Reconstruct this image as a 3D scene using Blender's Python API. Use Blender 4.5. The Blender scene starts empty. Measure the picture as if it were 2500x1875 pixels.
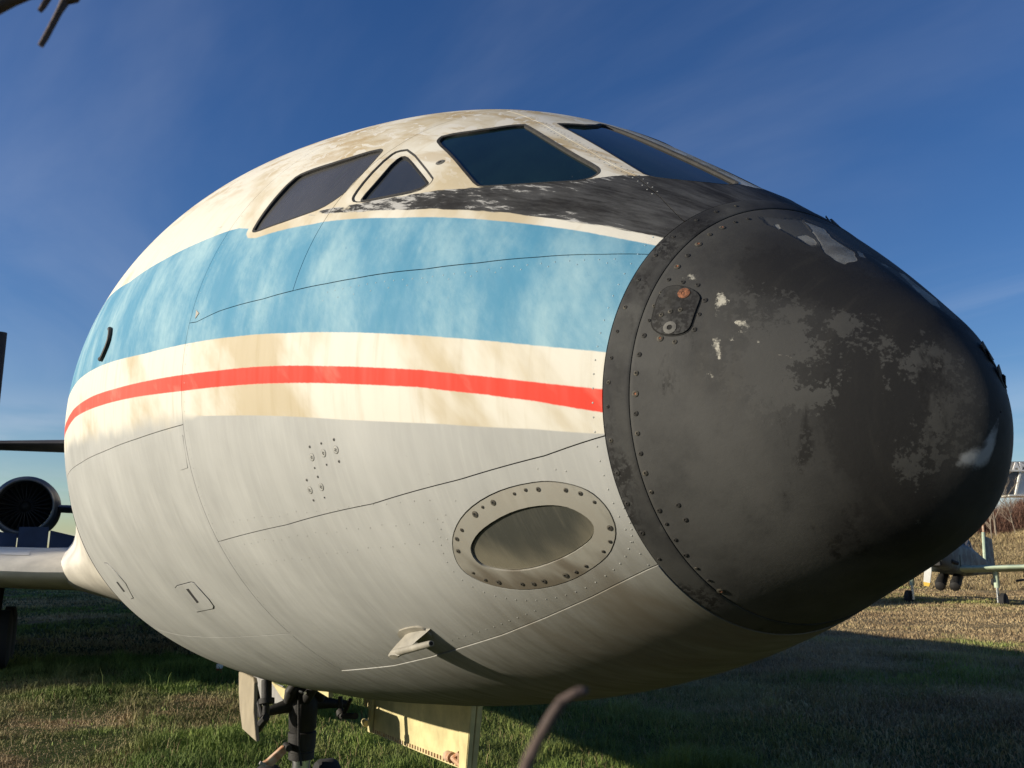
import bpy, bmesh, math, random
import numpy as np
from mathutils import Vector, Matrix
from mathutils.geometry import delaunay_2d_cdt
random.seed(7); RNG = np.random.default_rng(7)
scene = bpy.context.scene
COL = scene.collection
rad = math.radians

# ------------------------------------------------------------------ camera, light, exposure
CAM = [1.0101,-1.4214,1.8087]
CAM_R = [0.42863,0.90348,-0.0014244]
CAM_U = [0.16624,-0.077316,0.98305]
CAM_F = [-0.88805,0.4216,0.18333]
FPX = 2158.06
R0, ZC, ZTIP = 1.6, 2.53467, 2.04174
PW_, PU_, PD_, BUMP = [5.0823,1.9085,0.69435], [5.1925,1.8643,0.726], [7.3348,2.1177,0.50005], [0.042431,1.4908,0.68037]
CORR = [[-0.0018867,0.010984,-0.0045032,-0.0072015,-0.0037408,-0.0042346,-0.0062586],[0.024493,-0.0087819,-0.0026007,-0.024695,0.014144,0.010404,0.0019725],[0.012274,-0.0017766,-0.019346,0.0082582,0.0060657,-0.0015073,8.5328e-05]]
CS = [-2.5257,-1.6094,-0.79851,-0.10536,0.47,0.95551,1.361]

cd = bpy.data.cameras.new('camera'); camo = bpy.data.objects.new('camera', cd); COL.objects.link(camo)
m = Matrix(((CAM_R[0], CAM_U[0], -CAM_F[0]), (CAM_R[1], CAM_U[1], -CAM_F[1]), (CAM_R[2], CAM_U[2], -CAM_F[2]))).to_4x4()
m.translation = Vector(CAM); camo.matrix_world = m
cd.sensor_width = 36.0; cd.lens = 36.0*FPX/2500.0; cd.clip_start = 0.02; cd.clip_end = 6000
cd.dof.use_dof = True; cd.dof.focus_distance = 3.2; cd.dof.aperture_fstop = 17.0
scene.camera = camo
SUN_AZ, SUN_EL = 107.0, 16.0         # azimuth from the nose direction towards starboard
SV = Vector((math.cos(rad(SUN_EL))*math.cos(rad(SUN_AZ)), -math.cos(rad(SUN_EL))*math.sin(rad(SUN_AZ)), math.sin(rad(SUN_EL))))
sl = bpy.data.lights.new('sun', 'SUN'); sl.energy = 5.0; sl.angle = rad(0.53); sl.color = (1.0, 0.90, 0.74)
so = bpy.data.objects.new('sun', sl); COL.objects.link(so); so.rotation_euler = SV.to_track_quat('Z', 'Y').to_euler(); so.location = (0, -30, 30)
SKY_STRENGTH = 0.080
scene.view_settings.view_transform = 'Standard'; scene.view_settings.look = 'None'
scene.view_settings.exposure = 0.5; scene.view_settings.gamma = 1.0; scene.view_settings.use_curve_mapping = False

# ------------------------------------------------------------------ node helper
class NT:
    def __init__(self, name, tree=None):
        if tree is None:
            self.m = bpy.data.materials.new(name); self.m.use_nodes = True; self.t = self.m.node_tree
            self.b = self.t.nodes['Principled BSDF']
        else:
            self.t = tree
    def nd(self, ty, **kw):
        n = self.t.nodes.new(ty)
        for k, v in kw.items(): setattr(n, k, v)
        return n
    def put(self, sock, v):
        if hasattr(v, 'is_output'): self.t.links.new(v, sock)
        elif v is not None:
            if isinstance(v, (tuple, list)) and len(v) == 3 and sock.type == 'RGBA': v = (*v, 1)
            sock.default_value = v
    def attr(self, name, out='Fac'):
        return self.nd('ShaderNodeAttribute', attribute_name=name).outputs[out]
    def math(self, op, a, b=None, c=None, clamp=False):
        n = self.nd('ShaderNodeMath', operation=op, use_clamp=clamp)
        for s, v in zip(n.inputs, (a, b, c)): self.put(s, v)
        return n.outputs[0]
    def vmul(self, v, s):
        n = self.nd('ShaderNodeVectorMath', operation='MULTIPLY'); self.put(n.inputs[0], v); n.inputs[1].default_value = s
        return n.outputs[0]
    def vadd(self, v, s):
        n = self.nd('ShaderNodeVectorMath', operation='ADD'); self.put(n.inputs[0], v); self.put(n.inputs[1], s)
        return n.outputs[0]
    def noise(self, vec, scale, detail=4, rough=.55, out=0, dist=0.):
        n = self.nd('ShaderNodeTexNoise'); self.put(n.inputs['Vector'], vec)
        n.inputs['Scale'].default_value = scale; n.inputs['Detail'].default_value = detail; n.inputs['Roughness'].default_value = rough
        n.inputs['Distortion'].default_value = dist
        return n.outputs[out]
    def smooth(self, v, a, b):
        n = self.nd('ShaderNodeMapRange', interpolation_type='SMOOTHSTEP')
        self.put(n.inputs['Value'], v); self.put(n.inputs['From Min'], a); self.put(n.inputs['From Max'], b)
        return n.outputs[0]
    def lin(self, v, a, b, c=0., d=1.):
        n = self.nd('ShaderNodeMapRange')
        for k, x in zip(('Value', 'From Min', 'From Max', 'To Min', 'To Max'), (v, a, b, c, d)): self.put(n.inputs[k], x)
        return n.outputs[0]
    def mix(self, f, a, b):
        n = self.nd('ShaderNodeMix', data_type='RGBA'); self.put(n.inputs[0], f); self.put(n.inputs[6], a); self.put(n.inputs[7], b)
        return n.outputs[2]
    def coord(self, out='Object'): return self.nd('ShaderNodeTexCoord').outputs[out]
    def bump(self, h, strength=.3, dist=.01):
        n = self.nd('ShaderNodeBump'); self.put(n.inputs['Height'], h); n.inputs['Strength'].default_value = strength; n.inputs['Distance'].default_value = dist
        self.put(self.b.inputs['Normal'], n.outputs[0])
    def set(self, **kw):
        for k, v in kw.items(): self.put(self.b.inputs[k.replace('_', ' ')], v)
        return self.m

def simple(name, col, rough=.6, metal=0., var=.25, scale=8., bump=0., dark=None):
    n = NT(name); v = n.noise(n.coord(), scale, 5, .6)
    c2 = dark or tuple(x*(1-var*1.6) for x in col)
    n.set(Base_Color=n.mix(n.lin(v, .3, .72), c2, tuple(min(1, x*(1+var*.5)) for x in col)), Roughness=n.lin(v, .2, .8, max(0, rough-.1), min(1, rough+.12)), Metallic=metal)
    if bump: n.bump(n.noise(n.coord(), scale*6, 4), bump, .01)
    return n.m

# ------------------------------------------------------------------ world
w = bpy.data.worlds.new('World'); scene.world = w; w.use_nodes = True
wt = NT('w', w.node_tree); bg = w.node_tree.nodes['Background']
sky = wt.nd('ShaderNodeTexSky', sky_type='NISHITA', sun_disc=False, sun_elevation=rad(SUN_EL), altitude=100., air_density=1.0, dust_density=0.35, ozone_density=3.2)
sky.sun_rotation = math.atan2(SV.x, SV.y)
g = wt.coord('Generated')
gn = wt.nd('ShaderNodeVectorMath', operation='NORMALIZE'); wt.put(gn.inputs[0], g)
sep = wt.nd('ShaderNodeSeparateXYZ'); wt.put(sep.inputs[0], gn.outputs[0])
zc = wt.math('MAXIMUM', sep.outputs[2], .03)
cv = wt.nd('ShaderNodeCombineXYZ'); wt.put(cv.inputs[0], wt.math('DIVIDE', sep.outputs[0], zc)); wt.put(cv.inputs[1], wt.math('DIVIDE', sep.outputs[1], zc))
rot = wt.nd('ShaderNodeMapping'); wt.put(rot.inputs[0], cv.outputs[0]); rot.inputs['Rotation'].default_value = (0, 0, rad(-25)); rot.inputs['Scale'].default_value = (.32, 1.0, 1)
c1 = wt.noise(rot.outputs[0], .85, 6, .55, dist=.6)
cirrus = wt.math('MULTIPLY', wt.smooth(c1, .42, .80), .15)
# a low pale cloud bank along the horizon
bk = wt.nd('ShaderNodeMapping'); wt.put(bk.inputs[0], gn.outputs[0]); bk.inputs['Scale'].default_value = (3, 3, 14)
bank = wt.math('MULTIPLY', wt.smooth(wt.noise(bk.outputs[0], 1.1, 5, .5), .45, .62), wt.smooth(sep.outputs[2], .20, .05))
cl = wt.math('MAXIMUM', cirrus, wt.math('MULTIPLY', bank, .55))
cloudcol = wt.mix(1., (0, 0, 0), (5.6, 6.0, 7.0))
hs = wt.nd('ShaderNodeHueSaturation'); hs.inputs['Saturation'].default_value = 1.22; hs.inputs['Hue'].default_value = .514; wt.put(hs.inputs['Color'], sky.outputs[0])
wt.put(bg.inputs['Color'], wt.mix(cl, hs.outputs[0], cloudcol)); bg.inputs['Strength'].default_value = SKY_STRENGTH

# ------------------------------------------------------------------ object helpers
def link(name, me, parent=None, mats=()):
    ob = bpy.data.objects.new(name, me); COL.objects.link(ob)
    if parent is not None: ob.parent = parent
    for mt in mats: me.materials.append(mt)
    return ob
def tag(o, label=None, cat=None, group=None, kind=None):
    for k, v in (('label', label), ('category', cat), ('group', group), ('kind', kind)):
        if v: o[k] = v
    return o
def empty(name, loc, label, cat, group=None, rz=0):
    e = bpy.data.objects.new(name, None); COL.objects.link(e); e.location = loc; e.rotation_euler[2] = rz; e.empty_display_size = .1
    return tag(e, label, cat, group)
def smooth(me):
    me.polygons.foreach_set('use_smooth', [True]*len(me.polygons)); return me
def mesh(name, V, F, sm=False):
    me = bpy.data.meshes.new(name); me.from_pydata([tuple(v) for v in V], [], [tuple(f) for f in F]); me.update()
    if sm: smooth(me)
    return me
def grid_faces(nu, nv, wrapv=False):
    F = []
    for i in range(nu-1):
        for j in range(nv if wrapv else nv-1):
            k = (j+1) % nv; F.append((i*nv+j, i*nv+k, (i+1)*nv+k, (i+1)*nv+j))
    return F
def tube(path, r, n=10, cap=True):
    P = [Vector(p) for p in path]; rs = r if isinstance(r, (list, tuple)) else [r]*len(P)
    V = []; F = []; up = None
    for i, p in enumerate(P):
        d = (P[min(i+1, len(P)-1)]-P[max(i-1, 0)]).normalized()
        if up is None: up = d.orthogonal().normalized()
        up = (up-d*up.dot(d)).normalized(); s = d.cross(up)
        for k in range(n):
            a = 2*math.pi*k/n; V.append(p+(up*math.cos(a)+s*math.sin(a))*rs[i])
    F = grid_faces(len(P), n, True)
    if cap: F += [tuple(range(n))[::-1], tuple(range((len(P)-1)*n, len(P)*n))]
    return V, F
def box(c, s, rot=None):
    V = [Vector((x*s[0]/2, y*s[1]/2, z*s[2]/2)) for x in (-1, 1) for y in (-1, 1) for z in (-1, 1)]
    if rot is not None: V = [rot @ v for v in V]
    V = [v+Vector(c) for v in V]
    return V, [(0, 1, 3, 2), (4, 6, 7, 5), (0, 4, 5, 1), (2, 3, 7, 6), (0, 2, 6, 4), (1, 5, 7, 3)]
def join(*vf):
    V = []; F = []
    for v, f in vf:
        o = len(V); V += list(v); F += [tuple(i+o for i in q) for q in f]
    return V, F
def loft(secs): V = [p for s in secs for p in s]; n = len(secs[0]); return V, grid_faces(len(secs), n, True)+[tuple(range(n)), tuple(range((len(secs)-1)*n, len(secs)*n))[::-1]]
def lathe(pr, n=40):
    V = [(x, r*math.cos(2*math.pi*k/n), r*math.sin(2*math.pi*k/n)) for x, r in pr for k in range(n)]
    return V, grid_faces(len(pr), n, True)
def prism(poly, ext):
    """closed plate from a planar polygon of points, thickness vector ext"""
    n = len(poly); P = [Vector(p) for p in poly]; e = Vector(ext)
    V = P+[p+e for p in P]
    return V, [tuple(range(n))]+[tuple(range(n, 2*n))[::-1]]+[(i+n, (i+1) % n+n, (i+1) % n, i) for i in range(n)]
def part(name, vf, mat, parent, sm=False, bevel=0.):
    me = mesh(name, *vf, sm=sm)
    bm = bmesh.new(); bm.from_mesh(me); bmesh.ops.recalc_face_normals(bm, faces=bm.faces)
    if bevel: bmesh.ops.bevel(bm, geom=[e for e in bm.edges if len(e.link_faces) == 2 and e.calc_face_angle(0) > .5], offset=bevel, segments=2, affect='EDGES')
    bm.to_mesh(me); bm.free()
    ob = link(name, me, parent, (mat,))
    if sm: me.set_sharp_from_angle(angle=rad(40))
    return ob

# ------------------------------------------------------------------ hull surface  s = metres aft of the nose tip, th = degrees from the crown towards starboard
def gp(s, Y, L, a, b):
    t = np.clip(s/L, 0, 1); return Y*np.maximum(1-(1-t)**a, 0)**b
def tip_round(f, s, s0=.08, e=1e-4):
    """parabolic rounding of a radius curve ahead of s0, matching value and slope there"""
    v = float(f(np.array([s0]))[0]); m = float((f(np.array([s0+e]))[0]-f(np.array([s0-e]))[0])/(2*e)); ab = (m-v/(2*s0))/math.sqrt(s0); a = v/math.sqrt(s0)-ab*s0
    return np.where(s < s0, a*np.sqrt(np.maximum(s, 0))+ab*np.maximum(s, 0)**1.5, f(s))
def corr(k, s):
    l = np.log(np.maximum(s, 1e-4)); return sum(a*np.exp(-((l-c)/.75)**2) for a, c in zip(CORR[k], CS))
FW = lambda s: gp(s, R0, *PW_)+corr(0, s)
FU = lambda s: gp(s, ZC+R0-ZTIP, *PU_)+BUMP[0]*np.exp(-((s-BUMP[1])/BUMP[2])**2)*np.minimum(s/.5, 1)+corr(1, s)
FD = lambda s: gp(s, ZTIP-ZC+R0, *PD_)+corr(2, s)
def prof(s):
    s = np.asarray(s, float); w = tip_round(FW, s); u = tip_round(FU, s); d = tip_round(FD, s)
    k = np.clip((s-23.)/8.5, 0, 1)**1.6                       # tail cone
    t, b = ZTIP+u, ZTIP-d
    return np.maximum(w, 0)*(1-.9*k), t-(t-b)*.25*k, b+(t-b)*.62*k
def pt(s, th):
    s, th = np.broadcast_arrays(np.asarray(s, float), np.radians(np.asarray(th, float)))
    w, t, b = prof(s)
    return np.stack([-s, -w*np.sin(th), (t+b)/2+(t-b)/2*np.cos(th)], -1)
def nrm(s, th):
    e = 1e-4; s = np.maximum(np.asarray(s, float), 3e-4)
    a = pt(s+e, th)-pt(s-e, th); b = pt(s, np.asarray(th)+.02)-pt(s, np.asarray(th)-.02)
    n = np.cross(a, b); return n/np.maximum(np.linalg.norm(n, axis=-1), 1e-12)[..., None]
def rl(s): w, t, b = prof(s); return (w+(t-b)/2)/2
def S_OUT(th): return .518-.0257*np.cos(np.radians(th))
def S_IN(th): return .468-.020*np.cos(np.radians(th))
SB, SA = 1.503, 2.137
def crv(pts):
    a = np.array(sorted(pts)); return lambda s: np.interp(s, a[:, 0], a[:, 1])
L1 = crv([(2.0777,81.52),(1.9223,80.06),(1.6524,78.32),(1.5028,76.73),(1.35,74.89),(1.2375,73.21),(1.0114,69.14),(0.8655,65.48),(0.7276,61.03),(0.5879,55.77),(0.5033,51.89)])
L2 = crv([(2.1257,119.29),(1.6305,117.09),(1.1991,113.79),(0.8901,109.61),(0.6566,105.32),(0.5248,101.35)])
L3 = crv([(2.1257,150.01),(1.7139,149.01),(1.4601,147.36),(1.3213,146.13),(1.0708,143.81),(0.8885,141.37),(0.7377,139.02),(0.6049,136.27),(0.5433,134.95)])
L4 = crv([(2.1321,98.93),(2.6199,100.34),(3.134,101.47),(3.7906,102.2),(4.6001,102.36)])
L5 = crv([(3.8898,141.16),(3.0411,140.36),(2.465,139.44),(2.1321,138.94)])
CR = crv([(.48,37.5),(.5,36.3),(.6,30.7),(.7,26.6),(.8,25.6),(.9,23.8),(1.05,21.5),(1.2,19),(1.51,15)])
# paint boundaries
F_BT = crv([(4.3134,73.34),(4.1027,67.47),(3.2776,68.55),(2.7698,66.5),(2.42,64.66),(2.1491,63.18),(2.0548,62.98)] + [(1.7439,64.67),(1.4795,62.33),(1.2109,59.62),(1.0369,56.89),(0.9938,56.22),(0.8048,53.21),(0.68,51.09),(0.5838,49.65),(0.5027,48.13)])
F_BB = crv([(4.3366,86.11),(3.8904,85.7),(3.169,85.71),(2.5457,85.83),(2.1433,85.35),(1.7836,84.98),(1.4863,84.5),(1.2644,83.77),(0.9722,82.58),(0.7843,81.93),(0.6627,81.74),(0.5171,81.42)])
F_RT = crv([(4.4299,91.71),(4.0114,91.1),(3.3621,90.8),(2.9157,90.81),(2.2608,90.5),(1.8593,90.4),(1.5454,89.99),(1.2886,89.61),(1.22,89.43),(0.9626,88.79),(0.7775,88.94),(0.6577,89.38),(0.5205,90.02)])
F_RB = crv([(4.3936,93.88),(3.9195,93.17),(3.1803,93.28),(2.5916,93.25),(2.1242,93.44),(1.761,93.34),(1.5142,93.14),(1.2874,92.85),(1.2189,92.77),(0.9628,92.39),(0.7781,93),(0.6592,93.89),(0.5254,95.97)])
F_GR = crv([(4.0912,96.74),(3.6664,97.45),(2.7962,97.76),(2.3457,97.2),(2.1269,97.22),(1.9618,97.8),(1.8001,98.05),(1.4783,98.45),(1.2275,98.78),(0.9063,98.77),(0.6749,99.42),(0.531,100.65)])
F_KB = crv([(1.6959,61.81),(1.5669,61.23),(1.3824,59.9),(1.1717,57.25),(0.9864,53.98),(0.8194,51.31),(0.6934,49.02),(0.5794,46.74),(0.5016,44.88)])
kt = [p for p in [(1.6959,61.81),(1.6398,61.37),(1.5677,60.27),(1.4097,58.01),(1.2241,54),(1.0833,49.53),(1.021,47.79),(0.8888,41.7),(0.7781,34.25),(0.7288,27.46),(0.6944,24.53),(0.5957,3.14)]]
F_KT = crv(kt+[(.585, -2), (.57, -12), (.4, -40)])
FLOW = crv([(0, 30), (.3, 42), (.503, 48), (.9, 55), (1.3, 60), (1.8, 63.5), (3.2, 68), (6, 69)])
SURR = [(1.7996,58.62),(1.9253,60.91),(1.9711,62.61),(1.9623,64.56),(1.9297,65.66),(1.8677,65.91),(1.7439,64.76),(1.6585,64.05),(1.4818,62.62)]
def poly_sd(s, th, poly):
    """signed distance (metres, + inside) to a closed polygon drawn on the hull"""
    P = np.array(poly, float); r = float(rl(np.array([P[:, 0].mean()]))[0]); sc = np.array([1., rad(1)*r]); P = P*sc
    Q = np.stack([s, th], -1)*sc; D = np.full(len(Q), 1e9); ins = np.zeros(len(Q), bool)
    for i in range(len(P)):
        a, b = P[i], P[(i+1) % len(P)]; ab = b-a
        t = np.clip(((Q-a)@ab)/max(ab@ab, 1e-12), 0, 1); D = np.minimum(D, np.linalg.norm(Q-a-t[:, None]*ab, axis=1))
        c = (a[1] > Q[:, 1]) != (b[1] > Q[:, 1])
        with np.errstate(divide='ignore', invalid='ignore'): x = a[0]+(Q[:, 1]-a[1])*(b[0]-a[0])/(b[1]-a[1])
        ins ^= c & (Q[:, 0] < x)
    return np.where(ins, D, -D)
def add_attr(me, name, v):
    a = me.attributes.new(name, 'FLOAT', 'POINT'); a.data.foreach_set('value', np.ascontiguousarray(v, dtype=np.float32))
def add_vec(me, name, v):
    a = me.attributes.new(name, 'FLOAT_VECTOR', 'POINT'); a.data.foreach_set('vector', np.ascontiguousarray(v, dtype=np.float32).ravel())
def paint(me, s, th):
    t = np.abs((th+180) % 360-180); r = rl(s)*rad(1)
    add_attr(me, 'band', np.minimum(t-F_BT(s), F_BB(s)-t)*r)
    add_attr(me, 'stripe', np.minimum(t-F_RT(s), F_RB(s)-t)*r)
    add_attr(me, 'belly', (t-F_GR(s))*r)
    add_attr(me, 'glare', np.minimum(t-F_KT(s), F_KB(s)-t)*r)
    add_attr(me, 'surround', poly_sd(s, t, SURR))
    add_vec(me, 'hull', np.stack([s, t*r, th*0], -1)); add_vec(me, 'flow', np.stack([s, (t-FLOW(s))*rad(1)*.8, th*0], -1))

def pip(Q, P):
    ins = np.zeros(len(Q), bool); n = len(P)
    for i in range(n):
        a, b = P[i], P[(i+1) % n]; c = (a[1] > Q[:, 1]) != (b[1] > Q[:, 1])
        with np.errstate(divide='ignore', invalid='ignore'): x = a[0]+(Q[:, 1]-a[1])*(b[0]-a[0])/(b[1]-a[1])
        ins ^= c & (Q[:, 0] < x)
    return ins
def resample(poly, d, r):
    P = np.array(poly, float); o = []
    for i in range(len(P)):
        a, b = P[i], P[(i+1) % len(P)]; l = math.hypot(b[0]-a[0], (b[1]-a[1])*rad(1)*r); n = max(1, int(l/d+.5))
        for k in range(n): o.append(a+(b-a)*k/n)
    return np.array(o)
def rounded(poly, r, it=2):
    """chaikin-rounded copy of a traced outline"""
    P = [np.array(p, float) for p in poly]
    for _ in range(it):
        Q = []
        for i in range(len(P)):
            a, b = P[i], P[(i+1) % len(P)]; Q += [a*(1-r)+b*r, a*r+b*(1-r)]
        P = Q
    return [tuple(p) for p in P]
def grow(poly, d):
    """offset a hull polygon outwards by d metres (negative shrinks)"""
    P = np.array(poly, float); r = float(rl(np.array([P[:, 0].mean()]))[0])*rad(1); Q = P*[1, r]
    A = .5*np.sum(Q[:, 0]*np.roll(Q[:, 1], -1)-np.roll(Q[:, 0], -1)*Q[:, 1]); sg = 1 if A > 0 else -1
    e = np.roll(Q, -1, 0)-np.roll(Q, 1, 0); n = np.stack([e[:, 1], -e[:, 0]], 1)*sg; n /= np.maximum(np.linalg.norm(n, axis=1), 1e-9)[:, None]
    return [tuple(x) for x in (Q+n*d)/[1, r]]
def mirror(poly): return [(s, -t) for s, t in poly]

def hull_sheet(name, outer, holes, step, mat, parent, off=0., lip=.008, flat=0., inset=None, painted=True, extra=None, label=None):
    outer = np.array(outer, float); rr_ = float(rl(np.array([outer[:, 0].mean()]))[0]); sc = np.array([1., rad(1)*max(rr_, .3)])
    loops = [outer*sc]+[np.array(h, float)*sc for h in holes]
    lo, hi = loops[0].min(0), loops[0].max(0)
    gx = np.arange(lo[0]+step*.5, hi[0], step); gy = np.arange(lo[1]+step*.5, hi[1], step)
    X, Y = np.meshgrid(gx, gy, indexing='ij'); X = X+(np.arange(len(gy)) % 2)[None, :]*step*.5
    G = np.stack([X.ravel(), Y.ravel()], 1)
    keep = pip(G, loops[0])
    for h in loops[1:]: keep &= ~pip(G, h)
    G = G[keep]
    for L in loops:                                     # keep clear of the outline
        D = np.full(len(G), 1e9)
        for i in range(len(L)):
            a, b = L[i], L[(i+1) % len(L)]; ab = b-a; t = np.clip(((G-a)@ab)/max(ab@ab, 1e-12), 0, 1)
            D = np.minimum(D, ((G-a-t[:, None]*ab)**2).sum(1))
        G = G[D > (step*.35)**2]
    verts = []; edges = []
    for L in loops:
        o = len(verts); verts += [Vector(p) for p in L]; edges += [(o+i, o+(i+1) % len(L)) for i in range(len(L))]
    verts += [Vector(p) for p in G]
    cv_, _, cf, _, _, _ = delaunay_2d_cdt(verts, edges, [], 0, 1e-7)
    V2 = np.array([(v[0], v[1]) for v in cv_]); F = np.array([f for f in cf if len(f) == 3])
    cen = V2[F].mean(1); k = pip(cen, loops[0])
    for h in loops[1:]: k &= ~pip(cen, h)
    F = F[k]; used = np.unique(F); mp = -np.ones(len(V2), int); mp[used] = np.arange(len(used)); V2 = V2[used]; F = mp[F]
    s, th = V2[:, 0]/sc[0], V2[:, 1]/sc[1]
    n = nrm(s, th); P = pt(s, th)+n*off
    if flat > 0:                                        # panes: pulled towards their own plane
        B = pt(loops[0][:, 0], loops[0][:, 1]/sc[1]); c = B.mean(0); u, sv, vt = np.linalg.svd(B-c); pn = vt[2]
        if pn@n.mean(0) < 0: pn = -pn
        h = (P-c)@pn; P = P-np.outer(h*flat, pn)
        d = ((P-pt(s, th))*n).sum(1); lim = -abs(inset); P = P+n*np.minimum(0, lim-d)[:, None]
        n2 = n*(1-flat)+pn*flat; n = n2/np.linalg.norm(n2, axis=1)[:, None]
    a = P[F[:, 1]]-P[F[:, 0]]; b = P[F[:, 2]]-P[F[:, 0]]; fl = (np.cross(a, b)*n[F[:, 0]]).sum(1) < 0; F[fl] = F[fl][:, ::-1]
    VV = [P]; NN = [n]; SS = [s]; TT = [th]; FF = [F]; o = len(P)
    if lip:
        for q, L in enumerate(loops):                   # turned-down edges give the sheet thickness
            ls, lt = L[:, 0], L[:, 1]/sc[1]; ln = nrm(ls, lt); T0 = pt(ls, lt)+ln*off; T1 = T0-ln*lip; nl = len(L)
            e = np.roll(T0, -1, 0)-np.roll(T0, 1, 0); en = np.cross(e, ln); en /= np.maximum(np.linalg.norm(en, axis=1), 1e-9)[:, None]
            if (np.sum(L[:, 0]*np.roll(L[:, 1], -1)-np.roll(L[:, 0], -1)*L[:, 1]) < 0) != (q > 0): en = -en
            VV += [T0, T1]; NN += [en, en]; SS += [ls, ls]; TT += [lt, lt]
            i = np.arange(nl); j = (i+1) % nl
            FF.append(np.stack([o+i, o+j, o+nl+j], 1)); FF.append(np.stack([o+i, o+nl+j, o+nl+i], 1)); o += 2*nl
    P = np.concatenate(VV); N_ = np.concatenate(NN); s = np.concatenate(SS); th = np.concatenate(TT); F = np.concatenate(FF)
    fl = (np.cross(P[F[:, 1]]-P[F[:, 0]], P[F[:, 2]]-P[F[:, 0]])*N_[F].mean(1)).sum(1) < 0; F[fl] = F[fl][:, ::-1]
    me = bpy.data.meshes.new(name); me.from_pydata(P.tolist(), [], F.tolist()); me.update(); smooth(me)
    if painted: paint(me, s, th)
    else: add_vec(me, 'hull', np.stack([s, np.abs(th)*rad(1)*rl(s), th*0], -1))
    if extra: extra(me, s, th)
    me.normals_split_custom_set_from_vertices(N_.tolist())
    ob = link(name, me, parent, (mat,))
    if label: ob['label'] = label
    return ob

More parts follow.
